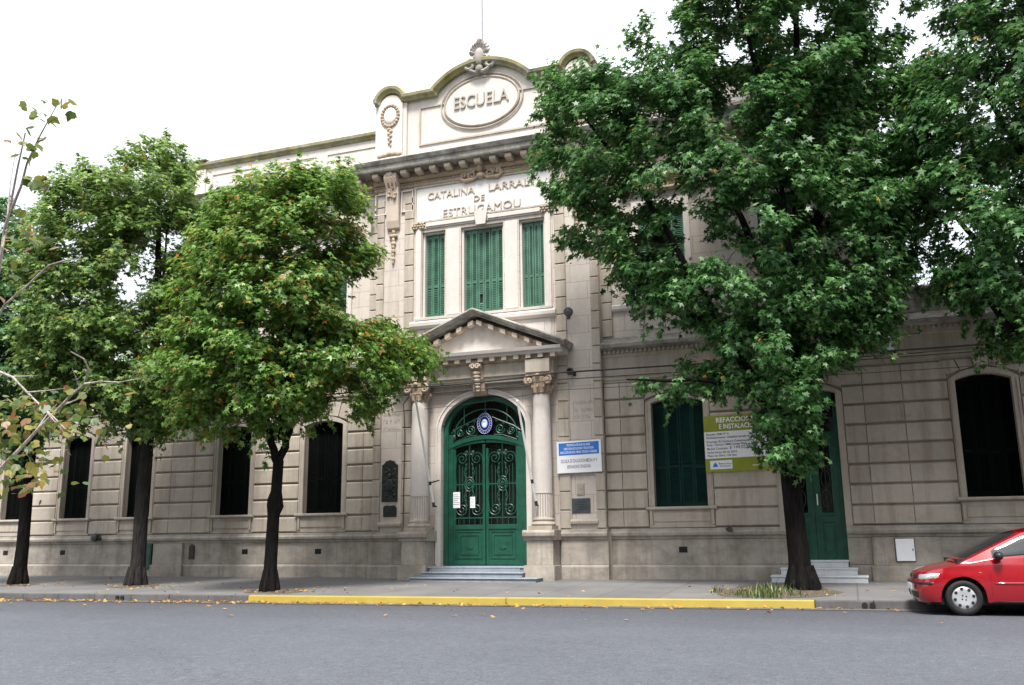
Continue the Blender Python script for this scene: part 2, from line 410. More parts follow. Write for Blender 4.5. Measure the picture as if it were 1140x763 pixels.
# earth squares round the trunks
def pit(x, y, w, d, name='tree_pit_soil'):
    b = MB(); n = 12; rnd = random.Random(int(x*10)); pts = []
    for i in range(n):
        t = 2*math.pi*i/n; q = rnd.uniform(.85, 1.1)
        pts.append((x+w*q*math.copysign(abs(math.cos(t))**.6, math.cos(t)), y+d*q*math.copysign(abs(math.sin(t))**.6, math.sin(t))))
    def gz(yy, xx): 
        k = kerb_y(xx)+KW; return .142+.12*(yy-k)/(.6-k)
    b.v = [(px, py, gz(py, px)+.006) for px, py in pts]+[(x, y, gz(y, x)+.05)]
    b.f = [(i, (i+1)%n, n) for i in range(n)]
    return tag(b.build(name, M['soil'], smooth=True), kind='structure')
def ground_z(x, y):
    k = kerb_y(x)+KW; return .142+.12*(y-k)/(.6-k) if y > k else .03
for i, x in enumerate((-15.65, .1)):   # paired rainwater outlets in the kerb face
    for dx in (0, .13):
        xx = x+dx; y = kerb_y(xx); b = MB()
        b.lathe([(.04,-.012),(.05,-.012),(.05,.10),(.04,.10),(.04,.02)], (xx, y, .07), 14, 'y')
        tag(b.build('drain_outlet', M['dark'], origin=(xx, y, .07)), ('left' if dx == 0 else 'right')+' round dark drain outlet in the kerb '+('near the left trunks' if i == 0 else 'in front of the red car'), 'drain outlet', 'drain outlets in the kerb')

# ------------------------------------------------------------------ the school building
XC = -9.03; YB = -.2
B = thing('school_building', (XC, 0, .2), 'ornate two-storey stone school with arched green door, pediment and crowned parapet', 'building')
def arc(x0, x1, zs, za, n=14):          # segmental or elliptical arch from (x0,zs) over the crown za to (x1,zs)
    c = (x0+x1)/2; w = (x1-x0)/2
    return [(c-w*math.cos(math.pi*i/n), zs+(za-zs)*math.sin(math.pi*i/n)) for i in range(n+1)]
def seg_arc(x0, x1, zs, za, n=10):      # circular segment
    c = (x0+x1)/2; w = (x1-x0)/2; h = za-zs; r = (w*w+h*h)/(2*h); zc = za-r; a = math.asin(w/r)
    return [(c+r*math.sin(-a+2*a*i/n), zc+r*math.cos(-a+2*a*i/n)) for i in range(n+1)]
def wall(mb, x0, x1, z0, z1, yf, yb, ops):
    xs = sorted({x0, x1} | {q for o in ops for q in o[:2]}); zs = sorted({z0, z1} | {q for o in ops for q in o[2:4]})
    for a, b in zip(xs, xs[1:]):
        run = None
        for c, d in zip(zs, zs[1:]):
            hole = any(o[0] <= a+1e-6 and b <= o[1]+1e-6 and o[2] <= c+1e-6 and d <= o[3]+1e-6 for o in ops)
            if hole:
                if run: mb.box(a, b, yf, yb, *run); run = None
            else: run = (run[0], d) if run else (c, d)
        if run: mb.box(a, b, yf, yb, *run)
def spandrel(mb, ops, yf, yb, rise):
    for x0, x1, z0, z1 in ops:
        cv = seg_arc(x0, x1, z1-rise, z1); k = len(cv)//2
        mb.prism([(x0, z1)]+[p for p in cv[:k+1]], yf, yb); mb.prism(cv[k:]+[(x1, z1)], yf, yb)
GW = [(-26.2,-25.15,2,4.62),(-23.68,-22.58,2,4.62),(-21.15,-20.1,2,4.62),(-17.66,-16.5,2,4.62),(-14.66,-13.4,2,4.62),(-4.52,-3.22,1.98,4.68),(2.46,3.6,2.05,4.8),(5.0,6.15,2.05,4.8)]
RD = (-1.44,-.12,.2,4.68)
GL = [o for o in GW if o[0] < -12]; GR = [o for o in GW if o[0] > -12]+[RD]
UW = [(-17.65,-16.45,7.35,9.75),(-14.6,-13.4,7.35,9.75),(-4.66,-3.46,7.35,9.75),(-1.6,-.4,7.35,9.75)]
XL, XR = -12.34, -5.74
for a, b, ops in ((-40, XL, GL), (XR, 12, GR)):
    gm = MB(); wall(gm, a, b, 0, 6, 0, .5, ops); spandrel(gm, ops, 0, .5, .12); gm.build('ground_floor_wall', M['stone'], B)
for a, b, ops in ((-19.35, XL, UW[:2]), (XR, 1.28, UW[2:])):
    um = MB(); wall(um, a, b, 6, 11.65, 0, .5, ops); um.build('upper_wall', M['ashlar'], B)
DO = (XC-1.215, XC+1.215, .2, 5.05)
TW = [(-10.88,-10.16,7.35,9.86),(-9.68,-8.4,7.35,9.86),(-7.94,-7.2,7.35,9.86)]
bw = MB(); wall(bw, XL, XR, 0, 12.1, YB, .45, [DO]+TW)
cv = arc(DO[0], DO[1], 4.12, 5.05, 24)
bw.prism([(DO[0], 5.05)]+cv[:13], YB, .45); bw.prism(cv[12:]+[(DO[1], 5.05)], YB, .45)
bw.build('bay_wall', M['ashlar'], B)
# the mass of the house behind the front
bd = MB(); bd.box(-40,12,.5,14,0,5.98); bd.box(-19.3,1.24,.52,13,5.98,12.6)
bd.build('rear_mass', M['stone'], B)

# plinth and its cap
CAPZ = 1.46
def plinth_run(x0, x1, yo=0):
    pl = MB()
    pl.xprism([(yo,0),(yo-.12,0),(yo-.12,.54),(yo-.07,.60),(yo,.60)], x0, x1)
    pl.xprism([(yo,.602),(yo-.06,.602),(yo-.06,1.20),(yo,1.20)], x0+.002, x1-.002)
    pl.xprism([(yo,1.202),(yo-.08,1.202),(yo-.10,1.26),(yo-.16,1.29),(yo-.17,1.36),(yo-.13,1.40),(yo-.12,CAPZ),(yo,CAPZ)], x0, x1)
    for x in (-19.25, 1.1):
        if x0 < x-.75 < x1 or x0 < x+.75 < x1: w_ = .58 if x < 0 else .75; pl.box(max(x-w_,x0), min(x+w_,x1), -.2, -.121, .2, .58); pl.box(max(x-w_+.05,x0), min(x+w_-.05,x1), -.15, -.062, .58, 1.2)
    if x1 == -20.42: pl.box(-20.42,-19.88,-.05,.1,.0,.45); pl.xprism([(0,1.202),(-.08,1.202),(-.10,1.26),(-.16,1.29),(-.17,1.36),(-.13,1.40),(-.12,CAPZ),(0,CAPZ)],-20.42,-19.88)
    pl.build('plinth', M['plinth'], B, bevel=.012)
for a, b in ((-40,-20.42),(-19.88,XL-.1),(XR+.1,RD[0]),(RD[1],12)): plinth_run(a, b)
plinth_run(XL-.06, XC-1.76-.36, YB); plinth_run(XC+1.74+.36, XR+.06, YB)
for sx in (-1, 1):
    c = XC+1.74*sx; pl = MB()
    pl.box(c-.40, c+.40, -.92, YB, 0, .60); pl.box(c-.345, c+.345, -.82, YB, .602, 1.2)
    pl.xprism([(YB,1.202),(-.84,1.202),(-.86,1.28),(-.93,1.31),(-.94,1.40),(-.9,CAPZ),(YB,CAPZ)], c-.42, c+.42)
    pl.build('column_pedestal', M['plinth'], B, bevel=.012)
for x in (-25.8,-23.4,-16.55,-14.1,-3.88,6.6):
    vn = MB(); vn.box(x-.10, x+.10, -.066, -.04, .88, 1.02)
    for k in range(4): vn.box(x-.095, x+.095, -.072, -.06, .895+k*.033, .91+k*.033)
    vn.build('air_vent', M['dark'], B)

# rusticated masonry on the ground floor
LN = [1.475, 1.93, 2.40, 2.86, 3.32, 3.78, 4.25, 4.70, 5.15]
rr = random.Random(5)
def courses(x0, x1, yf=-.085, yb=.0, joints=(), top=8, gap=.006):
    ru = MB()
    xs = [x0]+list(joints)+[x1]
    for c, d in zip(LN[:top], LN[1:top+1]):
        for a, b in zip(xs, xs[1:]):
            ru.block(a+.0015, b-.0015, yf+rr.uniform(-.003,.003), yb, c+.024, d-.02, .036, .008)
    ru.build('rusticated_masonry', M['blocks'], B)
piers = [(-30,-26.36,(-28.2,)),(-24.99,-23.84,()),(-22.42,-21.31,()),(-19.94,-17.82,(-19.35,-18.5)),(-16.34,-14.82,()),(-13.24,XL-.02,(-12.72,)),
         (XR+.02,-4.68,(-5.31,)),(-3.06,-1.58,()),(.04,2.3,(.5,1.35)),(3.76,4.84,()),(6.3,9,(7.5,))]
for a, b, j in piers: courses(a, b, joints=j)
for o in GW+[RD]:                                   # voussoirs over each opening
    ru = MB(); x0, x1, z1 = o[0]-.15, o[1]+.15, o[3]; c = (x0+x1)/2
    lo = seg_arc(o[0]-.15, o[1]+.15, z1-.02, z1+.14, 10)
    cuts = [0, 2, 4, 6, 8, 10]
    for k in range(5):
        a, b = lo[cuts[k]], lo[cuts[k+1]]
        f = lambda p: c+(p[0]-c)*(1.22 if abs(p[0]-c) > .1 else 1.22)
        ru.prism([(a[0]+.012, a[1]+.02), (b[0]-.012, b[1]+.02), (min(f(b), x1+.3)-.012, 5.14), (max(f(a), x0-.3)+.012, 5.14)] if k != 2 else
                 [(a[0]+.012, a[1]), (b[0]-.012, b[1]), (f(b), 5.2), (f(a), 5.2)], -.086 if k != 2 else -.12, 0)
    ru.build('voussoirs', M['blocks'], B)
# toothed strips beside the bay pilasters
def strip_blocks(x0, x1, yf, yb, z0, z1):
    z = z0; ru = MB()
    while z < z1-.1:
        e = min(z+.465, z1); ru.block(x0, x1, yf, yb, z+.013, e-.013, .018); z += .465
    ru.build('quoin_strip', M['blocks'], B)
for sx in (-1, 1):
    for a, b in ((2.11, 2.40), (3.07, 3.30)):
        p, q = sorted((XC+sx*a, XC+sx*b)); strip_blocks(p, q, YB-.05, YB, 1.475, 11.0)
for p, q in ((XL-.3, XL-.03), (XR+.03, XR+.3)): strip_blocks(p, q, -.06, 0, 6.36, 11.0)
for x in (-19.3, 1.22): strip_blocks(x-.35 if x > 0 else x-.03, x+.03 if x > 0 else x+.35, -.06, 0, 6.36, 11.4)

# entablature between the storeys
prof = [(0,5.15),(-.04,5.15),(-.04,5.21),(-.075,5.22),(-.075,5.28),(-.11,5.30),(-.11,5.34),(-.03,5.36),(-.03,5.80),(-.06,5.82),(-.06,5.90),(0,5.90)]
for a, b in ((-40,XL-.002),(XR+.002,12)):
    st = MB(); st.xprism(prof, a, b); x = -19.25 if a < -20 else 1.1; st.box(x-.75, x+.75, -.09, -.031, 5.365, 5.80)
    st.build('string_course', M['stone'], B)
for a, b in ((-40,XL-.002),(XR+.002,12)):
    ld = MB(); ld.xprism([(0,5.99),(-.16,5.99),(-.18,6.02),(-.30,6.03),(-.31,6.12),(-.27,6.15),(-.06,6.30),(0,6.34)], a, b)
    ld.build('ledge', M['soot'], B, bevel=.006)
for a, b in ((-30,XL-.1),(XR+.06,10)):
    dn = MB(); dn.box(a, b, -.07, 0, 5.902, 5.988); x = a
    while x < b-.07: dn.box(x, x+.065, -.125, -.071, 5.905, 5.985); x += .118
    dn.build('dentil_course', M['stone'], B)
# low parapets of the one-storey ends
for a, b in ((-40,-19.37),(1.30,12)):
    lp = MB(); lp.box(a, b, -.02, .4, 6.345, 6.80); lp.xprism([(.42,6.80),(-.02,6.80),(-.1,6.84),(-.11,6.92),(.0,6.98),(.42,6.98)], a, b)
    x = a
    while x < b: lp.box(max(a,x), min(b,x+.5), -.06, -.021, 6.345, 6.79); x += 2.9
    lp.build('low_parapet', M['soot'], B)
# pedestal course under the upper sills
for e0, e1 in ((-19.35,XL-.31),(XR+.31,1.28)):
    up = MB(); up.xprism([(0,7.03),(-.05,7.03),(-.09,7.08),(-.1,7.17),(-.06,7.2),(0,7.2)], e0, e1)
    for a, b in ((-18.9,-17.9),(-17.75,-16.35),(-16.2,-14.85),(-14.7,-13.3),(-4.76,-3.36),(-3.2,-1.85),(-1.7,-.3),(-.15,.85)):
        if not (e0 < a < e1): continue
        for q in ((a,b,6.5,6.54),(a,b,6.90,6.94),(a,a+.04,6.541,6.899),(b-.04,b,6.541,6.899)): up.box(q[0],q[1],-.035,0,q[2],q[3])
    up.build('pedestal_course', M['pale'], B)

# ---- windows: surround, sill and shutter are parts; slats stay in the shutter's mesh
def shutter(x0, x1, z0, z1, y, mat, parent, panels, pitch=.05, rise=0, holes=()):
    b = MB(); w = (x1-x0)/panels
    def top(x):
        if not rise: return z1
        c = (x0+x1)/2; return z1-rise*((x-c)/((x1-x0)/2))**2
    for k in range(panels):
        a = x0+k*w; c = a+w; tz = min(top(a+.001), top(c-.001))-.012
        zig = .012 if k % 2 else 0
        for p, q in ((a+.006, a+.05), (c-.05, c-.006)): b.box(p, q, y-.02-zig, y+.02, z0, tz)
        b.box(a+.05, c-.05, y-.02-zig, y+.02, z0, z0+.10); b.box(a+.05, c-.05, y-.02-zig, y+.02, tz-.1, tz)
        mid = z0+(tz-z0)*.36; b.box(a+.05, c-.05, y-.02-zig, y+.02, mid, mid+.07)
        z = z0+.11
        while z < tz-.12:
            if not (mid-.03 < z < mid+.07) and not any(h[0] == k and h[1] < z < h[2] for h in holes):
                b.add([(a+.05,y-.018-zig,z),(c-.05,y-.018-zig,z),(c-.05,y+.015,z+.042),(a+.05,y+.015,z+.042),
                       (a+.05,y-.018-zig,z+.008),(c-.05,y-.018-zig,z+.008),(c-.05,y+.015,z+.05),(a+.05,y+.015,z+.05)],
                      [(0,3,2,1),(4,5,6,7),(0,1,5,4),(1,2,6,5),(2,3,7,6),(3,0,4,7)])
            z += pitch
    o = b.build('shutter', mat, parent, fix=False)
    k = MB(); k.box(x0, x1, y+.03, y+.05, z0, z1-.002); k.build('backing', M['dark'], parent)
    return o
def ground_window(o, mat, panels):
    x0, x1, z0, z1 = o; b = MB(); w = .15
    b.box(x0-w, x0, -.075, .02, z0, z1-.112); b.box(x1, x1+w, -.075, .02, z0, z1-.112)
    inn = seg_arc(x0, x1, z1-.118, z1); out = seg_arc(x0-w, x1+w, z1-.11, z1+.14)
    b.prism(inn+out[::-1], -.075, .02)
    b.box(x0-w+.03, x0-w+.06, -.09, -.076, z0, z1-.17); b.box(x1+w-.06, x1+w-.03, -.09, -.076, z0, z1-.17)
    wn = b.build('window', M['stone'], B, bevel=.006)
    s = MB(); s.xprism([(.2,z0-.09),(-.10,z0-.09),(-.16,z0-.06),(-.16,z0-.015),(-.14,z0),(.2,z0)], x0-w-.06, x1+w+.06)
    s.box(x0-w, x1+w, -.06, 0, 1.475, z0-.092); s.box(x0-w+.1, x1+w-.1, -.085, -.061, 1.62, 1.84)
    s.box(x0-w+.02, x0-w+.09, -.11, -.061, 1.55, 1.905); s.box(x1+w-.09, x1+w-.02, -.11, -.061, 1.55, 1.905)
    s.build('sill', M['stone'], wn, bevel=.005)
    shutter(x0, x1, z0, z1, .16, mat, wn, panels, rise=.12)
for o in GW:
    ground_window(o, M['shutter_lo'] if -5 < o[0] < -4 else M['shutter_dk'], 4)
def upper_window(o):
    x0, x1, z0, z1 = o; c = (x0+x1)/2; b = MB(); w = .16
    b.box(x0-w, x0, -.07, .02, z0, z1); b.box(x1, x1+w, -.07, .02, z0, z1); b.box(x0-w, x1+w, -.07, .02, z1, z1+.2)
    b.box(x0-w-.04, x1+w+.04, -.05, 0, z1+.205, z1+.42)
    wn = b.build('window', M['pale'], B, bevel=.006)
    s = MB(); s.xprism([(.2,7.2),(-.12,7.2),(-.18,7.24),(-.18,7.31),(-.15,7.35),(.2,7.35)], x0-w-.1, x1+w+.1); s.build('sill', M['pale'], wn)
    h = MB(); ar = seg_arc(x0-w-.22, x1+w+.22, z1+.5, z1+.86, 14)
    h.sweep(ar, [(0,0),(0,-.18),(.04,-.24),(.1,-.25),(.12,-.2),(.12,0)])
    h.xprism([(0,z1+.43),(-.1,z1+.43),(-.2,z1+.47),(-.2,z1+.52),(0,z1+.52)], x0-w-.24, x1+w+.24)
    h.prism([(x0-w-.2,z1+.521)]+seg_arc(x0-w-.2, x1+w+.2, z1+.522, z1+.86, 14)+[(x1+w+.2,z1+.521)], -.04, 0)
    h.ball((c, -.08, z1+.66), (.12,.08,.12)); h.ball((c-.2,-.06,z1+.6),(.1,.06,.06)); h.ball((c+.2,-.06,z1+.6),(.1,.06,.06))
    h.build('hood', M['orn'], wn, smooth=True)
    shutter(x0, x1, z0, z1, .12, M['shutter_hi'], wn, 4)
for o in UW: upper_window(o)
for k, o in enumerate(TW):
    x0, x1, z0, z1 = o; b = MB(); w = .055
    b.box(x0, x0+w, -.12, .02, z0, z1-w); b.box(x1-w, x1, -.12, .02, z0, z1-w); b.box(x0, x1, -.12, .02, z1-w, z1)
    wn = b.build('window', M['pale'], B)
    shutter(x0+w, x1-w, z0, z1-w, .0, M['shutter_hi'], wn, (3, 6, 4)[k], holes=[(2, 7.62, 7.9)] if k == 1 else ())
# frame of the triple window, its sill, lintel and keystone
tf = MB()
for a, b in ((-11.06,-10.90),(-7.18,-7.02)): tf.box(a, b, YB-.05, YB, 7.25, 9.95)
for a, b in ((-10.14,-9.70),(-8.38,-7.96)):
    tf.box(a+.02, b-.02, YB-.025, YB, 7.36, 9.86)
tf.box(-11.06,-7.02,YB-.04,YB,9.955,10.08); tf.box(-10.75,-9.22,YB-.075,YB-.041,10.0,10.12); tf.box(-8.84,-7.3,YB-.075,YB-.041,10.0,10.12)
tf.prism([(XC-.14,9.84),(XC+.14,9.84),(XC+.2,10.24),(XC-.2,10.24)], YB-.13, YB-.076)
tf.box(-10.8,-7.25,YB-.03,YB,6.5,6.9); tf.box(-11.0,-7.06,YB-.015,YB,6.42,7.0)
tf.build('window_surround', M['pale'], B, bevel=.008)
sl_ = MB(); sl_.xprism([(.0,7.02),(YB-.05,7.02),(YB-.14,7.08),(YB-.15,7.17),(YB-.12,7.22),(.0,7.25)], -11.2, -6.9)
sl_.xprism([(-.0,7.251),(YB-.09,7.251),(YB-.1,7.32),(-.0,7.349)], -11.08, -7.0)
sl_.build('sill', M['pale'], B, bevel=.006)
def rosette(mb, x, y, z, r=.12):
    mb.ball((x,y,z), (r*.4,r*.5,r*.4))
    for k in range(6):
        t = k*math.pi/3; mb.ball((x+r*.7*math.cos(t), y, z+r*.7*math.sin(t)), (r*.34,r*.35,r*.34), 8, 5)
for x in (-10.98,-7.1):
    og = MB()
    for dx in (-.1, .1): rosette(og, x+dx, YB-.06, 10.05, .11)
    og.build('rosettes', M['orn'], B, smooth=True)
# name panel and its letters
npn = MB(); npn.box(-11.06,-7.0,YB-.022,YB,10.2,11.2)
np_o = npn.build('name_panel', M['panelw'], B)
fr = MB()
for q in ((-11.12,-6.94,11.2,11.26),(-11.12,-11.06,10.14,11.199),(-7.0,-6.94,10.14,11.199),(-11.059,-9.25,10.14,10.199),(-8.81,-7.001,10.14,10.199)): fr.box(q[0],q[1],YB-.06,YB,q[2],q[3])
fr.build('panel_frame', M['stone'], np_o, bevel=.006)
yl = YB-.022
for txt, x, z, h, w in (('CATALINA',-9.97,10.82,.205,1.46),('LARRALT',-8.1,10.82,.205,1.42),('DE',-9.10,10.58,.16,.33),('ESTRUGAMOU',-9.04,10.23,.23,2.36)):
    lt = MB(); letters(lt, txt, x, yl, z, h, w, .035); lt.build('name_lettering', M['letter'], np_o)
# scroll ornament above the name panel
def spiral(cx, cz, r0, r1, a0, a1, y, n=26):
    return [(cx+(r0+(r1-r0)*i/n)*math.cos(a0+(a1-a0)*i/n), y, cz+(r0+(r1-r0)*i/n)*math.sin(a0+(a1-a0)*i/n)) for i in range(n+1)]
so = MB()
for s in (-1, 1):
    so.tube([(XC+s*(p[0]), p[1], p[2]) for p in spiral(.26, 11.33, .15, .02, math.pi, math.pi+s*0+9.5, YB-.1)], .032, 6)
    so.tube([(XC+s*p, YB-.08, z) for p, z in ((.1,11.28),(.3,11.22),(.5,11.2),(.66,11.3),(.58,11.42),(.42,11.5),(.2,11.5))], [.04,.05,.06,.045,.04,.035,.03], 6)
    for k in range(5): so.ball((XC+s*(.22+.09*k), YB-.07, 11.46-.03*k), (.05,.05,.08), 8, 5)
so.ball((XC,YB-.14,11.5),(.1,.13,.15)); so.ball((XC,YB-.1,11.3),(.14,.1,.1))
so.build('scroll_ornament', M['orn'], B, smooth=True)
# main cornice with modillions
def cornice_prof(yo): return [(yo,11.72),(yo-.42,11.74),(yo-.44,11.78),(yo-.46,11.90),(yo-.50,11.92),(yo-.54,11.99),(yo-.56,12.03),(yo-.5,12.06),(yo,12.12)]
for yo, a, b in ((YB-.04, XL-.5, XR+.5), (0, -19.75, XL-.502), (0, XR+.502, 1.72)):
    mc = MB(); mc.xprism(cornice_prof(yo), a, b); mc.build('main_cornice', M['cornice'], B, bevel=.008)
for a, b, yo in ((XL-.1,XR+.1,YB),(-19.5,XL-.102,0),(XR+.102,1.45,0)):
    bm_ = MB(); bm_.xprism([(yo,11.28),(yo-.04,11.28),(yo-.05,11.36),(yo-.02,11.37),(yo-.02,11.44),(yo-.08,11.46),(yo-.12,11.52),(yo-.12,11.56),(yo-.06,11.57),(yo-.06,11.718),(yo,11.718)], a, b)
    x = a+.06
    while x < b-.06: bm_.ball((x, yo-.035, 11.405), (.03,.02,.03), 6, 4); x += .1
    bm_.build('frieze', M['orn'], B)
def modillion(x, yo): MB().xprism([(yo-.061,11.572),(yo-.2,11.572),(yo-.34,11.585),(yo-.38,11.62),(yo-.38,11.717),(yo-.061,11.717)], x-.095, x+.095).build('modillion', M['letter'], B, bevel=.01)
k = -7
while k <= 7: modillion(XC+k*.462, YB); k += 1
for s, e in ((-19.4,XL-.35),(XR+.35,1.4)):
    x = s
    while x < e: modillion(x, 0); x += .462
# long scrolled brackets with hanging husks
for s in (-1, 1):
    c = XC+s*2.76; b = MB()
    b.xprism([(YB,11.70),(YB-.34,11.70),(YB-.36,11.55),(YB-.30,11.42),(YB-.2,11.3),(YB-.19,11.05),(YB-.15,10.75),(YB-.14,10.3),(YB-.09,10.08),(YB,10.02)], c-.2, c+.2)
    ob = b.build('bracket', M['letter'], B, bevel=.02)
    b = MB()
    for dx in (-.12, 0, .12): b.tube([(c+dx,YB-.36,11.6),(c+dx,YB-.3,11.38),(c+dx,YB-.21,11.2),(c+dx,YB-.2,11.0)], .035, 6)
    for k in range(10):
        b.ball((c+random.Random(k).uniform(-.13,.13), YB-.2, 10.98+.06*k), (.06,.05,.06), 7, 5)
    for k in range(9):
        z = 9.98-k*.115; b.ball((c, YB-.04, z), (.10-.006*k if k % 2 else .065-.004*k, .05, .075), 8, 5)
    b.ball((c-.07,YB-.05,9.86),(.07,.05,.06)); b.ball((c+.07,YB-.05,9.86),(.07,.05,.06))
    b.build('husk_garland', M['orn'], ob, smooth=True)
    for dz in ((10.55,11.2),):
        for q in ((c-.62*1, c-.24), (c+.24, c+.62)):
            b = MB(); b.box(q[0],q[0]+.03,YB-.05,YB,*dz); b.box(q[1]-.03,q[1],YB-.05,YB,*dz); b.box(q[0],q[1],YB-.055,YB,dz[1]-.03,dz[1]); b.box(q[0],q[1],YB-.055,YB,dz[0],dz[0]+.03)
            b.build('side_panel_mould', M['pale'], B)

# crowning parapet
half = []
def arcpts(cx, zb, w, h, n=12): return seg_arc(cx-w, cx+w, zb, zb+h, n)
ZP = 14.02
left = [(-12.46,ZP),(-12.30,ZP)]+arcpts(-11.93,ZP+.02,.36,.33)[0:]+[(-11.50,ZP),(-10.42,ZP)]
mid = seg_arc(-10.40,-7.66,ZP+.10,14.70,22)
right = [(2*XC-x, z) for x, z in left][::-1]
path = left+mid+right
pw = MB()
pw.prism([(x, z+.01) for x, z in ([(-12.3,12.08)]+[p for p in path if -12.31 < p[0] < -5.75]+[(-5.76,12.08)])], YB+.03, .12)
pw.build('crowning_parapet', M['pale'], B)
cp = MB(); cp.sweep(path, [(0,.14),(0,YB-.10),(.05,YB-.13),(.09,YB-.22),(.17,YB-.24),(.2,YB-.2),(.21,.16)])
cp.build('parapet_coping', M['coping'], B)
for s in (-1, 1):
    c = XC+s*2.9; b = MB()
    b.prism([(c-.40,12.1),(c+.40,12.1),(c+.40,ZP-.02)]+arcpts(c,ZP-.02,.36,.30)[::-1]+[(c-.40,ZP-.02)], YB-.10, YB+.03)
    for q in (c-.46, c+.46): b.box(q-.06, q+.06, YB-.05, YB+.03, 12.1, ZP-.02)
    b.box(c-.5, c+.5, YB-.14, YB+.02, 12.1, 12.3)
    pd = b.build('pedestal', M['pale'], B, bevel=.01)
    b = MB(); b.ball((c,YB-.11,13.62),(.21,.07,.27),18,10); b.build('cartouche', M['panelw'], pd, smooth=True)
    b = MB()
    for k in range(20):
        t = 2*math.pi*k/20; b.ball((c+.27*math.cos(t),YB-.12,13.62+.33*math.sin(t)),(.055,.045,.055),7,5)
    b.build('wreath', M['orn'], pd, smooth=True); b = MB()
    for k in range(8): b.ball((c+(.03 if k%2 else -.03),YB-.115,13.2-.075*k),(.075-.006*k,.035,.05),7,5)
    b.build('garland', M['orn'], pd, smooth=True); b = MB()
    for dx in (-.32,-.16,0,.16,.32): b.ball((c+dx,YB-.13,12.36+.05*(1-abs(dx)*3)),(.1,.05,.07),7,5)
    b.build('foot_ornament', M['orn'], pd, smooth=True)
    b = MB(); b.box(c+.05*s-.16, c+.05*s+.34, .02, .3, ZP+.2, ZP+.46); b.build('rear_block', M['soot'], pd)
fp = MB(); f0 = (-11.02,-7.04,12.55,13.78)
for q in ((f0[0],f0[1],f0[2],f0[2]+.05),(f0[0],f0[0]+.05,f0[2]+.051,f0[3]-.051),(f0[1]-.05,f0[1],f0[2]+.051,f0[3]-.051),(f0[0],-10.1,f0[3]-.05,f0[3]),(-7.96,f0[1],f0[3]-.05,f0[3])):
    fp.box(q[0],q[1],YB-.012,YB+.03,q[2],q[3])
fp.xprism([(YB+.03,12.12),(YB-.05,12.12),(YB-.07,12.26),(YB-.02,12.32),(YB+.03,12.32)], -11.45, -6.6)
fp.build('parapet_panel', M['stone'], B)
def ellipse(cx, cz, rx, rz, n=48): return [(cx+rx*math.cos(2*math.pi*i/n), cz+rz*math.sin(2*math.pi*i/n)) for i in range(n)]
ov = MB(); ov.prism(ellipse(XC,13.62,1.15,.74), YB-.015, YB+.03); oo = ov.build('oval_medallion', M['pale'], B)
orr = MB()
for rx, rz, r_ in ((1.15,.74,.035),(1.27,.84,.022)):
    e = ellipse(XC,13.62,rx,rz); orr.tube([(x,YB-.015,z) for x,z in e+e[:1]], r_, 6, cap=False)
orr.build('medallion_ring', M['stone'], oo, smooth=True)
le = MB(); letters(le, 'ESCUELA', XC, YB-.015, 13.48, .38, 1.70, .05); le.build('parapet_lettering', M['grey_letter'], oo)
sh = MB()                                              # shell crest
sh.ball((XC,YB-.14,14.95),(.16,.12,.30),12,8)
for k in range(9):
    t = R(20+140*k/8); L_ = .34+.1*math.sin(t)
    sh.tube([(XC+.1*math.cos(t),YB-.12,15.0+.1*math.sin(t)),(XC+L_*.75*math.cos(t),YB-.2,15.0+L_*.8*math.sin(t)),(XC+L_*math.cos(t)*.9,YB-.14,15.0+L_*math.sin(t))],[.045,.06,.035],6)
for s in (-1,1):
    sh.tube([(XC+s*p[0],p[1],p[2]) for p in spiral(.30,14.72,.19,.03,1.8,-5.6,YB-.14)], .05, 6)
    sh.tube([(XC+s*p[0],p[1],p[2]) for p in spiral(.22,15.05,.12,.02,4.6,-2,YB-.16)], .035, 6)
    sh.tube([(XC+s*.3,YB-.14,14.55),(XC+s*.12,YB-.16,14.45),(XC,YB-.18,14.5)], .06, 6)
sh.ball((XC,YB-.16,15.42),(.09,.08,.1)); sh.ball((XC,YB-.18,14.55),(.12,.08,.12))
sh.build('shell_crest', M['cornice'], B, smooth=True)
# parapet of the upper wings
for a, b in ((-19.35,-12.32),(-5.74,1.28)):
    wp = MB(); wcp = MB()
    wp.box(a, b, .0, .35, 12.11, 13.1)
    wcp.xprism([(.4,13.1),(0,13.1),(-.05,13.13),(-.07,13.2),(-.13,13.22),(-.14,13.31),(-.1,13.34),(.4,13.36)], a-.06, b+.06)
    e = a if a < -15 else b-.55
    wp.box(e-.02, e+.57, -.06, -.001, 12.11, 13.095); wcp.xprism([(.3,13.361),(-.19,13.361),(-.2,13.40),(.3,13.42)], e-.1, e+.65)
    n = 3; w = (b-a-.6)/n; s0 = a+.6 if a < -15 else a
    for k in range(n):
        p, q = s0+k*w+.2, s0+(k+1)*w-.2
        for z in ((p,q,12.36,12.40),(p,q,12.86,12.9),(p,p+.04,12.401,12.859),(q-.04,q,12.401,12.859)): wp.box(z[0],z[1],-.03,0,z[2],z[3])
    wp.xprism([(0,12.12),(-.06,12.12),(-.08,12.2),(0,12.24)], a, b)
    wp.build('wing_parapet', M['pale'], B); wcp.build('wing_coping', M['coping'], B, bevel=.006)
ch = MB(); ch.box(-16.6,-15.0,2.2,2.8,12.6,13.75); ch.lathe([(.14,0),(.14,.35),(.2,.36),(.2,.44),(.12,.5)],(-15.55,2.5,13.75),12); ch.build('chimney', M['soot'], B)

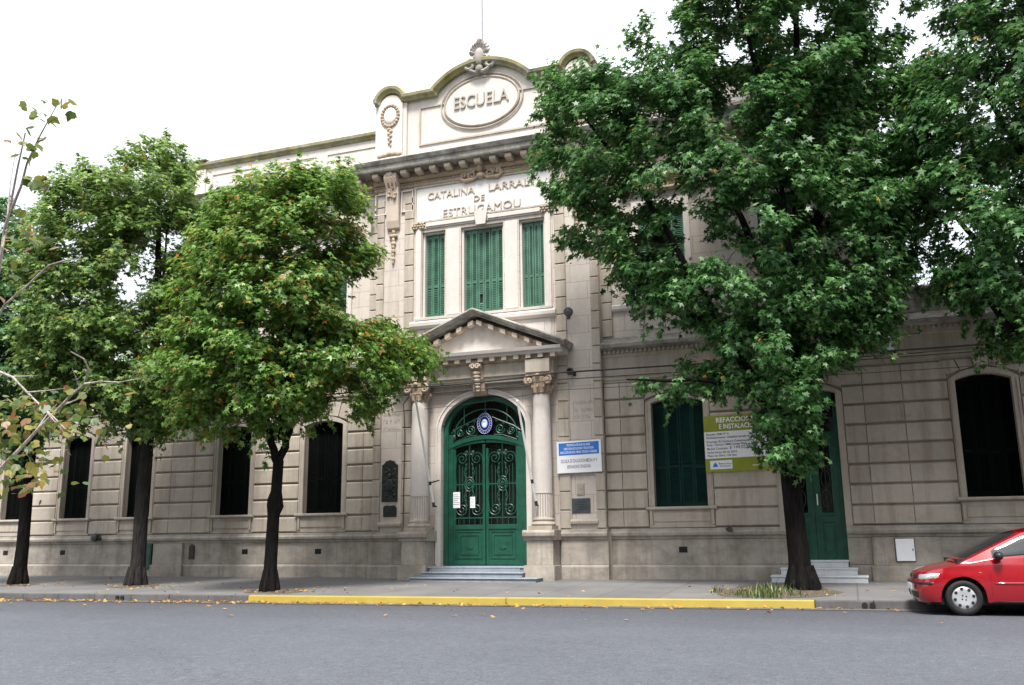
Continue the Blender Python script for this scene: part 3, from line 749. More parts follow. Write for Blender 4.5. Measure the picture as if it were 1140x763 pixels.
# aedicule round the door
en = MB()
en.box(XC-2.12,XC+2.12,-.60,YB,5.45,5.80)
for s in (-1,1): en.box(XC+s*1.74-.33,XC+s*1.74+.33,-.78,-.601,5.452,5.80)
en.xprism([(YB,5.30),(-.52,5.30),(-.52,5.36),(-.55,5.37),(-.55,5.43),(-.58,5.448),(YB,5.448)], XC-1.40, XC+1.40)
en.xprism([(YB,5.18),(-.345,5.18),(-.345,5.298),(YB,5.298)], XC-1.40, XC+1.40)
en.build('door_entablature', M['stone'], B, bevel=.006)
pc = MB()
pc.xprism([(YB,5.94),(-.82,5.94),(-.84,6.0),(-.92,6.02),(-.95,6.10),(YB,6.13)], XC-2.42, XC+2.42)
pc.prism([(XC-2.2,6.13),(XC+2.2,6.13),(XC,7.02)], -.52, YB)
po = pc.build('pediment', M['pale'], B)
rk = MB(); rp = [(XC-2.5,6.08),(XC,7.12),(XC+2.5,6.08)]
rk.sweep(rp, [(.0,YB),(.0,-.84),(.05,-.86),(.07,-.95),(.12,-.98),(.16,-.96),(.17,YB)])
rk.build('raking_cornice', M['cornice'], po)
bd_ = MB(); bd_.sweep([(XC-2.1,6.10),(XC,6.98),(XC+2.1,6.10)], [(-.06,YB),(-.06,-.56),(.03,-.62),(.03,YB)])
bd_.xprism([(YB,5.802),(-.64,5.802),(-.68,5.85),(-.68,5.938),(YB,5.938)], XC-2.16, XC+2.16)
bd_.build('bed_mould', M['orn'], po)
k = -2.18
while k < 2.2:
    MB().box(XC+k-.07, XC+k+.07, -.82, -.681, 5.83, 5.936).build('modillion', M['letter'], po, bevel=.008); k += .335
for s in (-1,1):
    for t in (.14,.3,.46,.62,.78,.94):
        x = XC+s*2.1*(1-t)*1.0; z = 6.10+.88*t+.01
        MB().prism([(x-.075, z-s*0-.10+(.031*s)), (x+.075, z-.10-(.031*s)), (x+.075, z-(.031*s)+.02), (x-.075, z+(.031*s)+.02)], -.80, -.6).build('modillion', M['letter'], po, bevel=.008)
kc = MB(); kc.xprism([(YB,5.9),(-.74,5.9),(-.78,5.8),(-.76,5.68),(-.66,5.62),(-.62,5.4),(-.54,5.3),(-.5,5.1),(-.42,5.0),(YB,5.0)], XC-.17, XC+.17)
ko = kc.build('keystone', M['orn'], B, bevel=.02)
kb = MB()
for s in (-1,1): kb.tube([(XC+s*p[0],p[1],p[2]) for p in spiral(.07,5.72,.075,.015,0,8,-.79)], .02, 6)
for k in range(6): kb.ball((XC,-.69+.02*k*1.4,5.56-.09*k),(.12-.012*k,.06,.06),8,5)
kb.build('keystone_leaves', M['letter'], ko, smooth=True)
av_ = MB(); inn = [(DO[0],.56)]+arc(DO[0],DO[1],4.12,5.05,24)+[(DO[1],.56)]; out = [(DO[0]-.16,.56)]+arc(DO[0]-.16,DO[1]+.16,4.12,5.2,24)+[(DO[1]+.16,.56)]
av_.prism(inn+out[::-1], YB-.055, YB)
inn2 = [(DO[0]-.1,1.47)]+arc(DO[0]-.1,DO[1]+.1,4.12,5.15,24)+[(DO[1]+.1,1.47)]
out2 = [(DO[0]-.15,1.47)]+arc(DO[0]-.15,DO[1]+.15,4.12,5.195,24)+[(DO[1]+.15,1.47)]
av_.prism(inn2+out2[::-1], YB-.08, YB-.056)
av_.build('door_archivolt', M['pale'], B)
for s in (-1,1):
    c = XC+s*1.74; cy = -.47; b = MB()
    b.lathe([(.242,0),(.24,.6),(.245,1.2),(.235,2.2),(.215,3.1),(.21,3.14)], (c,cy,1.76), 32)
    co = b.build('column', M['pale'], B, smooth=True)
    b = MB(); b.box(c-.31,c+.31,cy-.3,cy+.24,CAPZ+.002,CAPZ+.10)
    b.lathe([(.29,.10),(.315,.14),(.29,.185),(.255,.2),(.25,.225),(.27,.25),(.262,.285),(.243,.3)], (c,cy,CAPZ), 32); b.build('base', M['stone'], co, smooth=True)
    b = MB()
    for k in range(24):
        t = 2*math.pi*k/24; b.tube([(c+.243*math.cos(t),cy+.243*math.sin(t),1.80),(c+.243*math.cos(t),cy+.243*math.sin(t),2.34)], .014, 5)
    b.lathe([(.247,0),(.255,.015),(.247,.03)],(c,cy,2.35),32); b.build('fluting', M['stone'], co)
    b = MB()
    b.lathe([(.225,0),(.235,.03),(.215,.05),(.215,.1),(.25,.3),(.3,.42),(.3,.44)], (c,cy,4.9), 24)
    b.box(c-.34,c+.34,cy-.27,cy+.24,5.355,5.448)
    for k in range(12):
        t = 2*math.pi*k/12
        b.tube([(c+.215*math.cos(t),cy+.215*math.sin(t),4.94),(c+.26*math.cos(t),cy+.26*math.sin(t),5.08),(c+.31*math.cos(t),cy+.31*math.sin(t),5.10),(c+.315*math.cos(t),cy+.315*math.sin(t),5.05)],[.05,.05,.035,.02],6)
    for q in (-1,1):
        b.tube([(c+q*.25+p[0],p[1],p[2]) for p in [(x_*q,y_,z_) for x_,y_,z_ in spiral(0,5.24,.12,.02,1.6,-7,cy-.27)]], .034, 6)
        b.ball((c+q*.25,cy-.28,5.24),(.04,.03,.04),7,5)
    b.ball((c,cy-.3,5.36),(.07,.05,.06)); b.build('capital', M['orn'], co, smooth=True)
sp = MB()
for k, (x0,x1,y0) in enumerate(((-10.60,-7.18,-1.42),(-10.42,-7.64,-1.12),(-10.36,-7.70,-.82))):
    z = .2+.12*(k+1); sp.box(x0+.03,x1-.03,y0+.03,-.0 if k else -.925,z-.12 if k else .1,z-.03); sp.box(x0,x1,y0,.0 if k else -.925,z-.029,z+.001)
sp.box(DO[0]+.002,DO[1]-.002,-.81,.44,.1,.558)
sp.build('entrance_steps', M['bluestone'], B, bevel=.012)
ms = MB()
for k, (x0,x1,y0) in enumerate(((-1.82,.26,-.80),(-1.62,.06,-.52),(-1.44,-.12,-.26))):
    z = .22+.16*(k+1); ms.box(x0+.02,x1-.02,y0+.02,-.13 if k < 2 else .3,z-.16 if k else .1,z-.04); ms.box(x0,x1,y0,-.13 if k < 2 else .3,z-.039,z)
ms.build('side_door_steps', M['marble'], B, bevel=.01)

# ---- main door
ZD = .575; ZT = 3.72           # threshold and transom line
x0, x1 = DO[0]+.02, DO[1]-.02; b = MB()
inn = [(x0+.13,ZD)]+arc(x0+.13,x1-.13,4.12,4.90,24)+[(x1-.13,ZD)]; out = [(x0,ZD)]+arc(x0,x1,4.12,5.03,24)+[(x1,ZD)]
b.prism(inn+out[::-1], -.1, .05)
b.box(x0+.13,x0+.26,-.07,.04,ZD,4.0); b.box(x1-.26,x1-.13,-.07,.04,ZD,4.0)
tr = seg_arc(x0+.131,x1-.131,3.62,3.86,16); tr2 = seg_arc(x0+.131,x1-.131,3.72,3.97,16)
b.prism(tr+tr2[::-1], -.085, .045)
D = b.build('entrance_door', M['green'], B)
gl = MB(); gl.prism([(x0+.1,1.4)]+arc(x0+.1,x1-.1,4.12,4.92,24)+[(x1-.1,1.4)], .06, .075); gl.build('door_glass', M['glass'], D)
def cscroll(mb, cx, cz, r, s, y, up=1, rad=.013):
    mb.tube([(cx+s*p[0], p[1], cz+up*p[2]) for p in spiral(0,0,r,.18*r,0,-11,y,40)], rad, 5)
for s in (-1, 1):
    a, c = (x0+.26, XC-.012) if s < 0 else (XC+.012, x1-.26); w = c-a; cx = (a+c)/2
    b = MB(); b.box(a,a+.07,-.055,.035,ZD+.01,3.62); b.box(c-.07,c,-.06,.035,ZD+.01,3.72)
    b.box(a+.07,c-.07,-.055,.035,ZD+.01,ZD+.12); b.box(a+.07,c-.07,-.055,.035,1.5,1.62); b.box(a+.07,c-.07,-.03,.03,ZD+.12,1.5)
    zz = (ZD+.17, 1.45)
    for q in ((a+.11,c-.11,zz[0],zz[0]+.025),(a+.11,c-.11,zz[1]-.025,zz[1]),(a+.11,a+.135,zz[0]+.026,zz[1]-.026),(c-.135,c-.11,zz[0]+.026,zz[1]-.026),
              (a+.2,c-.2,zz[0]+.1,zz[0]+.115),(a+.2,c-.2,zz[1]-.115,zz[1]-.1),(a+.2,a+.215,zz[0]+.116,zz[1]-.116),(c-.215,c-.2,zz[0]+.116,zz[1]-.116)):
        b.box(q[0],q[1],-.048,-.031,q[2],q[3])
    b.prism([(cx-.1,1.02),(cx,.97),(cx+.1,1.02),(cx,1.07)], -.05, -.031)
    tp = lambda x: 3.62+.235*(1-((x-XC)/(w+.26))**2)
    pts = [(a+w*i/8, tp(a+w*i/8)) for i in range(9)]
    b.prism(pts+[(x, z-.08) for x, z in pts[::-1]], -.054, .034)
    leaf = b.build('door_leaf', M['green'], D, bevel=.004)
    g_ = MB(); y = -.035
    q0, q1 = a+.07, c-.07; w2 = q1-q0
    g_.box(q0,q1,y-.012,y+.012,1.78,1.81)
    for k in range(1, 8):
        x = q0+w2*k/8; lo, hi = (2.2, 3.15) if k in (2, 6) else (1.81, tp(x)-.1) if k == 4 else (2.12, 3.2)
        g_.tube([(x,y,lo),(x,y,hi)], .010, 6)
    for k in (3,5):
        x = q0+w2*k/8
        for z in np.arange(2.0, 3.5, .12): g_.ball((x,y,z),(.022,.018,.03),6,4)
    for sx in (-1,1):
        xx = cx+sx*w2*.27
        cscroll(g_, xx, 2.02, .17, sx, y, 1); cscroll(g_, xx, 3.36, .17, sx, y, -1)
        g_.tube([(xx+sx*.17,y,2.02),(xx+sx*.2,y,2.4),(xx+sx*.17,y,2.68),(xx+sx*.2,y,2.95),(xx+sx*.17,y,3.36)], .013, 6)
        g_.tube([(xx-sx*.15,y,2.1),(xx-sx*.06,y,2.35),(xx-sx*.14,y,2.6)], .011, 6); g_.tube([(xx-sx*.15,y,3.25),(xx-sx*.06,y,3.0),(xx-sx*.14,y,2.75)], .011, 6)
        cscroll(g_, cx+sx*.085, 3.52, .07, -sx, y, 1, .01)
    for rx, rz in ((.14,.19),(.08,.12)):
        e = ellipse(cx,2.68,rx,rz,20); g_.tube([(x,y,z) for x,z in e+e[:1]], .014, 6, cap=False)
    rosette(g_, cx, y-.01, 2.68, .06)
    g_.box(q0,q1,y-.008,y+.008,2.66,2.69)
    for k in range(5): g_.tube([(q0+w2*(k+.5)/5,y,1.63),(q0+w2*(k+.5)/5,y,1.78)], .008, 5)
    g_.build('scroll_grille', M['green'], leaf, smooth=True)
tg = MB(); y = -.04                                    # transom ironwork
inn = arc(x0+.30,x1-.30,4.02,4.68,20); tg.tube([(x,y,z) for x,z in inn], .018, 6)
for dx in (-.62,0,.62): tg.tube([(XC+dx,y,4.3 if dx else 4.55),(XC+dx,y,4.88-.12*abs(dx)*1.2)], .014, 6)
for s in (-1,1):
    cscroll(tg, XC+s*.42, 4.13, .14, s, y, 1, .016); cscroll(tg, XC+s*.74, 4.07, .11, -s, y, 1, .014); cscroll(tg, XC+s*.95, 3.95, .09, s, y, 1, .013)
    tg.tube([(XC+s*.2,y,4.45),(XC+s*.4,y,4.36),(XC+s*.6,y,4.28),(XC+s*.8,y,4.2),(XC+s*1.0,y,4.06)], .018, 6)
    tg.tube([(XC+s*.25,y,3.98),(XC+s*.5,y,3.96),(XC+s*.9,y,3.82)], .012, 6)
    tg.tube([(x0+.13 if s < 0 else x1-.13,y,4.0),(XC+s*.98,y,4.0)], .012, 5)
    for k in range(4): rosette(tg, XC+s*(.32+.2*k), y, 4.36-.075*k, .04)
tg.tube([(XC,y,4.5),(XC,y,4.62)], .03, 6); tg.ball((XC,y,4.66),.05)
tg.build('transom_grille', M['green'], D, smooth=True)
em = MB(); em.prism(ellipse(XC-.0,4.28,.225,.29,32), -.105, -.06); eo = em.build('crest_shield', M['navy'], D, bevel=.01)
em = MB()
for rx, rz in ((.21,.275),(.145,.195)):
    e = ellipse(XC,4.28,rx,rz,32); em.tube([(x,-.107,z) for x,z in e+e[:1]], .004, 5, cap=False)
rnd = random.Random(2)
for k in range(22):
    t = 2*math.pi*k/22; x, z = XC+.178*math.cos(t), 4.28+.236*math.sin(t); em.box(x-.005,x+.005,-.109,-.1,z-.010,z+.010)
em.build('crest_ring', M['white'], eo)
em = MB(); em.prism(ellipse(XC,4.28,.085,.115,24), -.112, -.105); em.build('crest_field', M['sky'], eo)
em = MB(); em.prism(ellipse(XC,4.25,.05,.05,20), -.115, -.112); em.box(XC-.05,XC+.05,-.118,-.112,4.235,4.255); em.ball((XC,-.114,4.35),(.03,.01,.03)); em.build('crest_device', M['white'], eo)
for i, (x, z, w, h) in enumerate(((-9.87,2.27,.21,.42),(-9.40,2.2,.14,.29))):
    b = MB(); b.box(x-w/2,x+w/2,-.062,-.056,z-h/2,z+h/2)
    t = thing('notice_paper', (x,-.056,z-h/2), 'larger white notice paper taped on the left leaf of the arched green door' if i == 0 else 'smaller white notice paper taped beside the larger one on the arched door', 'paper', 'papers taped to the door')
    b.build('sheet', M['white'], t)
    b = MB()
    for k in range(6): b.box(x-w*.38,x+w*(.38 if k % 3 else .2),-.0635,-.062,z+h*.32-k*h*.12,z+h*.335-k*h*.12+.004)
    b.build('print', M['ink'], t)

# ---- side door
a, c, zt = RD[0], RD[1], RD[3]; b = MB(); w = .15
b.box(a-w,a,-.075,.02,CAPZ+.0,zt-.112); b.box(c,c+w,-.075,.02,CAPZ,zt-.112)
inn = seg_arc(a,c,zt-.118,zt); out = seg_arc(a-w,c+w,zt-.11,zt+.14); b.prism(inn+out[::-1], -.075,.02)
SD = b.build('side_door_surround', M['stone'], B, bevel=.006)
b = MB(); b.box(a,a+.09,.1,.22,.7,zt-.1); b.box(c-.09,c,.1,.22,.7,zt-.1); b.box(a+.09,c-.09,.1,.22,3.55,3.66); b.prism([(a,zt-.3)]+seg_arc(a,c,zt-.125,zt-.006)+[(c,zt-.3)], .1, .21)
sd = b.build('side_door', M['green'], B)
b = MB(); b.box(a+.08,c-.08,.19,.2,1.5,zt-.2); b.build('door_glass', M['glass'], sd)
for s in (0,1):
    p, q = (a+.09,(a+c)/2-.004) if s == 0 else ((a+c)/2+.004,c-.09); b = MB()
    b.box(p,p+.15,.11,.17,.7,3.55); b.box(q-.15,q,.11,.17,.7,3.55); b.box(p+.15,q-.15,.11,.17,.7,.82); b.box(p+.15,q-.15,.11,.17,3.4,3.55); b.box(p+.15,q-.15,.11,.17,1.55,1.75); b.box(p+.15,q-.15,.13,.16,.82,1.55)
    b.box(p+.2,q-.2,.105,.13,.9,1.45); b.xprism([(.08,1.72),(.11,1.68),(.11,1.78),(.08,1.76)], p+.12, q-.12)
    lf = b.build('door_leaf', M['green'], sd, bevel=.006)
    b = MB(); y = .13; xx = (p+q)/2
    for k in range(3): e = ellipse(xx,2.1+k*.45,.1,.2,18); b.tube([(u_,y,z_) for u_,z_ in e+e[:1]], .009, 5, cap=False)
    b.tube([(xx,y,1.75),(xx,y,3.4)], .01, 5); b.build('grille', M['metal'], lf)
    if s == 1:
        b = MB(); b.tube([(p+.07,.08,1.95),(p+.07,.05,1.97),(p+.07,.05,2.18),(p+.07,.08,2.2)], .014, 6); b.build('handle', M['white'], lf)

# worn lettering on the pilasters: raised strokes, no longer legible
rnd = random.Random(8)
for cx, zs in ((-11.78,(4.62,4.42,4.22)),(-6.28,(4.62,4.42,4.24))):
    wl = MB()
    for z in zs:
        x = cx-.27+rnd.uniform(0,.06)
        while x < cx+.25:
            w = rnd.uniform(.035,.06)
            if rnd.random() < .88: wl.box(x,x+.012,YB-.008,YB,z,z+.1); wl.box(x+.013,x+w,YB-.008,YB,z+rnd.choice((0,.044,.088)),z+rnd.choice((.012,.056,.1))+.0)
            x += w+.02
    wl.build('worn_lettering', M['worn'], B)
# recessed pilaster panel frames
for cx in (-11.78,-6.28):
    pf = MB()
    for q in ((cx-.36,cx-.33,1.6,5.3),(cx+.33,cx+.36,1.6,5.3)): pf.box(q[0],q[1],YB-.03,YB,q[2],q[3])
    pf.xprism([(YB,1.6),(YB-.09,1.6),(YB-.1,1.66),(YB-.04,1.72),(YB,1.72)], cx-.36, cx+.36)
    pf.build('pilaster_panel', M['stone'], B)

# ------------------------------------------------------------------ things fixed to the front
def plate(name, loc, label, cat): return thing(name, loc, label, cat)
# school sign
t = plate('school_sign', (-6.37,YB-.08,2.87), 'white and blue school sign board right of the arched door', 'sign')
def quad(mb, p, y0, y1): mb.prism(p, y0, y1)
sg = MB(); quad(sg, [(-6.95,2.86),(-5.775,2.88),(-5.785,3.69),(-6.955,3.665)], YB-.11, YB-.075); sg.build('board', M['white'], t, bevel=.004)
sg = MB(); quad(sg, [(-6.895,3.31),(-5.835,3.335),(-5.84,3.65),(-6.9,3.625)], YB-.114, YB-.11); sg.build('blue_band', M['blue'], t)
sg = MB()
for txt, z, w in (('PROVINCIA DE BUENOS AIRES',3.548,.62),('DIRECCION DE CULTURA Y EDUCACION',3.457,.78),('DIRECCION DE EDUC. MEDIA, TECNICA Y AGRARIA',3.366,.97)): sg = MB(); letters(sg, txt, -6.37, YB-.114, z, .055, w, .003, tilt=.02, bold=.012); sg.build('white_lettering', M['white'], t)
for txt, z, w in (('ESCUELA DE EDUCACION MEDIA Nº 4',3.13,.95),('BERNARDINO RIVADAVIA',2.985,.62)): sg = MB(); letters(sg, txt, -6.37, YB-.11, z, .085, w, .003, tilt=.02, bold=.012); sg.build('mauve_lettering', M['mauve'], t)
b = MB()
for x in (-6.7,-6.0): b.box(x-.03,x+.03,YB-.074,YB,3.0,3.5)
b.build('mounting_bar', M['metal'], t)
# works board
t = plate('works_board', (-2.35,-.1,2.78), 'large lime green and white building works board beside the shuttered window', 'sign')
yb = -.13
b = MB(); quad(b, [(-3.22,2.77),(-1.42,2.80),(-1.42,4.17),(-3.22,4.14)], yb, yb+.03); b.build('board', M['lime'], t, bevel=.004)
b = MB(); quad(b, [(-3.215,3.10),(-1.425,3.13),(-1.425,3.78),(-3.215,3.75)], yb-.004, yb); b.build('white_panel', M['white'], t)
b = MB(); letters(b,'REFACCIONES',-2.42,yb,3.985,.115,.98,.004,tilt=.017,bold=.02); b.build('white_lettering', M['white'], t); b = MB(); letters(b,'E INSTALACIONES',-2.32,yb,3.825,.115,1.05,.004,tilt=.017,bold=.02); b.build('white_lettering', M['white'], t); b = MB()
letters(b,'www.ec.gba.gov.ar',-1.80,yb,2.90,.06,.62,.003,tilt=.017); b.build('white_lettering', M['white'], t)
b = MB()
for txt, z, h in (('Escuela: EEM Nº 4',3.665,.05),('Establecimiento: Catalina Larralt de Estrugamou',3.585,.05),('Empresa: El Centauro Construcciones',3.485,.05),('Resp. Tecnico: MMO Jorge Plaza',3.41,.05),('Monto Contrato:',3.315,.05),('Fecha Inicio: 06 de 2010',3.225,.05),('Plazo de Obra: 120 dias',3.145,.05)): b = MB(); letters(b,txt,-3.16,yb-.004,z,h,None,.003,'L',tilt=.017,bold=.012); b.build('dark_lettering', M['ink'], t)
b = MB()
letters(b,'$ 144.052,00',-2.62,yb-.004,3.325,.075,None,.003,'L',tilt=.017); b.build('dark_lettering', M['ink'], t)
b = MB(); quad(b, [(-3.11,2.84),(-2.58,2.85),(-2.58,3.06),(-3.11,3.05)], yb-.006, yb); b.build('logo_plate', M['white'], t)
b = MB(); b.prism([(-3.05,2.9),(-2.92,2.9),(-2.95,2.97),(-2.985,3.01),(-3.02,2.97)], yb-.009, yb-.006); b.build('logo_mark', M['blue'], t)
b = MB(); letters(b,'Buenos Aires',-2.75,yb-.006,2.96,.04,.3,.003); letters(b,'EDUCACION',-2.75,yb-.006,2.90,.035,.26,.003); b.build('logo_lettering', M['navy'], t)
b = MB()
for x in (-3.0,-1.6): b.box(x-.03,x+.03,-.099,-.04,2.9,4.05)
b.build('mounting_batten', M['metal'], t)
# plaques
def relief(b, x0, x1, z0, z1, y, seed, n=26):
    rnd = random.Random(seed)
    for _ in range(n): b.ball((rnd.uniform(x0+.05,x1-.05),y,rnd.uniform(z0+.06,z1-.06)),(rnd.uniform(.02,.07),.02,rnd.uniform(.02,.08)),7,5)
t = plate('memorial_plaque', (-11.79,YB,2.24), 'tall dark bronze relief plaque with arched top left of the door', 'plaque')
b = MB(); b.prism([(-12.03,2.26),(-11.55,2.26),(-11.55,3.26),(-11.62,3.30),(-11.66,3.36),(-11.79,3.40),(-11.92,3.36),(-11.96,3.30),(-12.03,3.26)], YB-.05, YB-.0); b.build('panel', M['bronze'], t, bevel=.012)
b = MB(); relief(b,-12.02,-11.56,2.3,3.2,YB-.05,4,34); b.ball((-11.79,YB-.05,2.95),(.07,.05,.09)); b.ball((-11.79,YB-.05,2.7),(.12,.05,.2)); b.build('figure_relief', M['bronze'], t, smooth=True)
t = plate('memorial_plaque', (-11.78,YB,1.85), 'small dark square plaque right below the tall bronze one', 'plaque')
b = MB(); b.prism([(-11.98,1.86),(-11.58,1.86),(-11.58,2.12),(-11.64,2.17),(-11.78,2.155),(-11.92,2.17),(-11.98,2.12)], YB-.04, YB); b.build('panel', M['bronze'], t, bevel=.01)
b = MB()
for k in range(5): b.box(-11.93,-11.63+rr.uniform(-.06,0),YB-.044,YB-.04,1.92+k*.042,1.935+k*.042)
b.build('inscription', M['bronze'], t)
t = plate('memorial_plaque', (-6.37,YB,1.86), 'grey slate plaque low on the pilaster below the blue sign', 'plaque')
b = MB(); b.box(-6.61,-6.13,YB-.03,YB,1.87,2.23); b.build('panel', M['slate'], t, bevel=.006)
b = MB()
for k in range(4): b.box(-6.5+.03*(k%2),-6.24-.02*(k%3),YB-.033,YB-.03,1.95+k*.06,1.965+k*.06)
b.build('inscription', M['bronze'], t)
t = plate('ceramic_plaque', (-6.37,YB,2.30), 'small pinkish ceramic plaque between the blue sign and the slate plaque', 'plaque')
b = MB(); b.box(-6.47,-6.27,YB-.025,YB,2.31,2.61); b.build('tile', M['terra'], t, bevel=.008)
b = MB(); b.box(-6.44,-6.3,YB-.032,YB-.025,2.35,2.44); b.box(-6.44,-6.3,YB-.032,YB-.025,2.46,2.57); b.build('relief', M['stone'], t)
t = plate('number_plate', (-1.72,-.06,2.56), 'small round white plate under the works board', 'number plate')
b = MB(); b.prism(ellipse(-1.72,2.58,.05,.05,16), -.08, -.056); b.build('disc', M['white'], t)
b = MB(); b.prism(ellipse(-1.72,2.58,.03,.03,12), -.083, -.08); b.build('disc_face', M['terra'], t)
# wall lamps
def floodlight(loc, label, dirx, name='floodlight', aim=-.35, s=1.0):
    t = thing(name, loc, label, 'lamp'); x, y, z = loc
    b = MB(); b.box(x-.05*s,x+.05*s,y-.02,y,z-.06*s,z+.06*s); b.tube([(x,y-.02,z),(x,y-.14*s,z-.0),(x+dirx*.05,y-.2*s,z+.05*s)], .018*s, 6); b.build('bracket', M['metal'], t)
    b = MB(); b.lathe([(.06*s,-.09*s),(.12*s,-.07*s),(.125*s,.0),(.1*s,.06*s),(.04*s,.09*s)],(x+dirx*.08*s,y-.24*s,z+.06*s),16,'y'); b.build('housing', M['metal'], t, smooth=True)
    b = MB(); b.lathe([(.10*s,-.012),(.10*s,.0)],(x+dirx*.08*s,y-.315*s,z+.06*s),16,'y'); b.build('lens', M['glass'], t, smooth=True)
    return t
floodlight((-6.58,YB,6.98), 'black round floodlight on the wall right of the triple window', 1, s=1.0)
t = floodlight((-6.45,YB,5.42), 'small black spotlight on the pilaster right of the pediment', -1, s=.8)
floodlight((-12.62,-.06,10.45), 'small dark lamp high on the wall left of the scrolled bracket', 1, s=.7)
t = thing('junction_box', (1.1,-.03,5.42), 'white box with dark frame under the cornice above the right pilaster', 'box')
b = MB(); b.box(1.08,1.26,-.26,-.1,5.45,5.8); b.build('casing', M['white'], t, bevel=.01)
b = MB(); b.box(.98,1.07,-.24,-.1,5.42,5.82); b.box(.95,1.3,-.2,-.11,5.38,5.42); b.box(1.1,1.16,-.11,-.03,5.5,5.7); b.build('bracket', M['metal'], t)
# service cabinets
t = thing('meter_cabinet', (1.06,-.2,.64), 'white meter cabinet door in the plinth left of the red car', 'cabinet')
b = MB(); b.box(.86,1.28,-.175,-.15,.66,1.18); b.build('frame', M['slate'], t)
b = MB(); b.box(.885,1.265,-.19,-.176,.68,1.165); b.build('door', M['white'], t, bevel=.006)
b = MB(); b.box(1.22,1.24,-.197,-.191,.9,.95); b.build('latch', M['metal'], t)
t = thing('meter_cabinet', (-20.14,-.05,.45), 'dark green cabinet door in the plinth behind the left trunk', 'cabinet')
b = MB(); b.box(-20.41,-19.89,-.1,-.0,.452,1.198); b.build('frame', M['green'], t)
b = MB(); b.box(-20.38,-19.92,-.112,-.101,.48,1.17); b.build('door', M['green'], t, bevel=.006)
b = MB(); b.box(-19.98,-19.95,-.12,-.112,.8,.86); b.build('latch', M['metal'], t)
t = thing('gas_niche', (-18.42,-.06,.72), 'narrow dark rusty niche hatch in the plinth between left trunks', 'hatch')
b = MB(); b.prism([(-18.52,.74),(-18.32,.74),(-18.32,1.1),(-18.36,1.16),(-18.42,1.18),(-18.48,1.16),(-18.52,1.1)], -.085, -.058); b.build('frame', M['metal'], t)
b = MB(); b.prism([(-18.5,.76),(-18.34,.76),(-18.34,1.1),(-18.42,1.16),(-18.5,1.1)], -.092, -.085); b.build('hatch', plain('rust', (.05,.028,.02), .7, .5, 15), t)
t = thing('vent_cowl', (-21.95,-.17,1.42), 'black cowl sticking out above the plinth at the far left', 'vent')
b = MB(); b.lathe([(.09,0),(.1,-.14),(.13,-.18),(.12,-.26),(.05,-.28)],(-21.95,-.06,1.4),12,'y'); b.build('cowl', M['metal'], t, smooth=True)
b = MB(); b.tube([(-22.0,-.2,1.4),(-21.78,-.22,1.36)], .05, 8); b.build('spout', M['metal'], t)
t = thing('wall_spigot', (-2.72,-.13,1.36), 'small black pipe stub on the plinth cap right of the shuttered window', 'pipe')
b = MB(); b.lathe([(.05,0),(.05,-.1),(.065,-.1),(.065,-.14),(.03,-.14)],(-2.72,-.15,1.42),10,'y'); b.build('stub', M['metal'], t)
b = MB(); b.box(-2.82,-2.74,-.19,-.17,1.39,1.45); b.build('cap', M['metal'], t)
# flagpoles leaning out beside the door
for sx, foot, top, lab in ((-1,(-10.17,-.84,2.11),(-10.19,-1.9,4.69),'white flagpole leaning out from the column left of the door'),(1,(-7.35,-.84,2.08),(-7.44,-1.9,4.55),'white flagpole leaning out before the right jamb of the door')):
    t = thing('door_flagpole', foot, lab, 'flagpole', 'white flagpoles by the door')
    b = MB(); b.tube([foot, top], [.034,.027], 8); b.build('pole', M['polewhite'], t, smooth=True)
    b = MB(); b.ball(top, .035); b.build('finial', M['polewhite'], t, smooth=True)
    f = Vector(foot); d = (Vector(top)-f).normalized(); b = MB(); p = f+d*.62
    b.tube([f-d*.03, f+d*.1], .04, 8); b.tube([tuple(f+Vector((0,0,-.0))), (foot[0]+sx*-.0, -.70 if False else foot[1]+.16, foot[2]-.02)], .02, 6)
    b.tube([tuple(p), (p.x-.12*sx*-1*-1, p.y+.3, p.z+.08)], .018, 6); b.tube([tuple(p-d*.05), tuple(p+d*.05)], .036, 8)
    b.build('holder', M['metal'], t)
t = thing('roof_flagpole', (-9.48,1.0,12.6), 'thin grey flagpole rising behind the parapet crest', 'flagpole')
b = MB(); b.tube([(-9.48,1,12.6),(-9.48,1,19.5)], [.035,.025], 8); b.build('pole', plain('grey_pole', (.22,.23,.25), .5), t)
b = MB(); b.lathe([(.09,0),(.09,.2),(.04,.26)],(-9.48,1,12.6),10); b.build('socket', M['metal'], t)
# cables strung along the front
def cable(label, pts, r):
    P = []
    for (a, c) in zip(pts, pts[1:]):
        for i in range(12):
            q = i/12; P.append((a[0]+(c[0]-a[0])*q, a[1]+(c[1]-a[1])*q, a[2]+(c[2]-a[2])*q-.10*math.sin(math.pi*q)*min(1,abs(c[0]-a[0])/10)))
    P.append(pts[-1]); b = MB(); b.tube(P, r, 6)
    tag(b.build('overhead_cable', M['cable'], origin=pts[0]), label, 'cable', 'cables along the front')
cable('thick black cable strung above the arched door, topmost of the cables', [(-34,-.8,5.3),(XC-2.1,-1.0,5.24),(XC+2.3,-1.0,5.35),(14,-.8,5.45)], .022)
cable('thinner black cable just below the thick one on the front', [(-34,-.7,5.12),(XC-2.1,-1.0,5.04),(XC+2.3,-1.0,5.17),(14,-.7,5.36)], .012)
cable('faint thin wire, lowest of the cables across the front', [(XC-2.6,-.5,4.68),(XC+2.3,-.9,4.92),(14,-.5,5.0)], .007)
cable('black cable looping down the wall left of the door columns', [(XC-2.0,-.42,5.25),(XC-2.28,-.40,4.9),(XC-2.24,-.38,4.0),(XC-2.26,-.38,2.4),(XC-2.26,-.38,1.5)], .012)

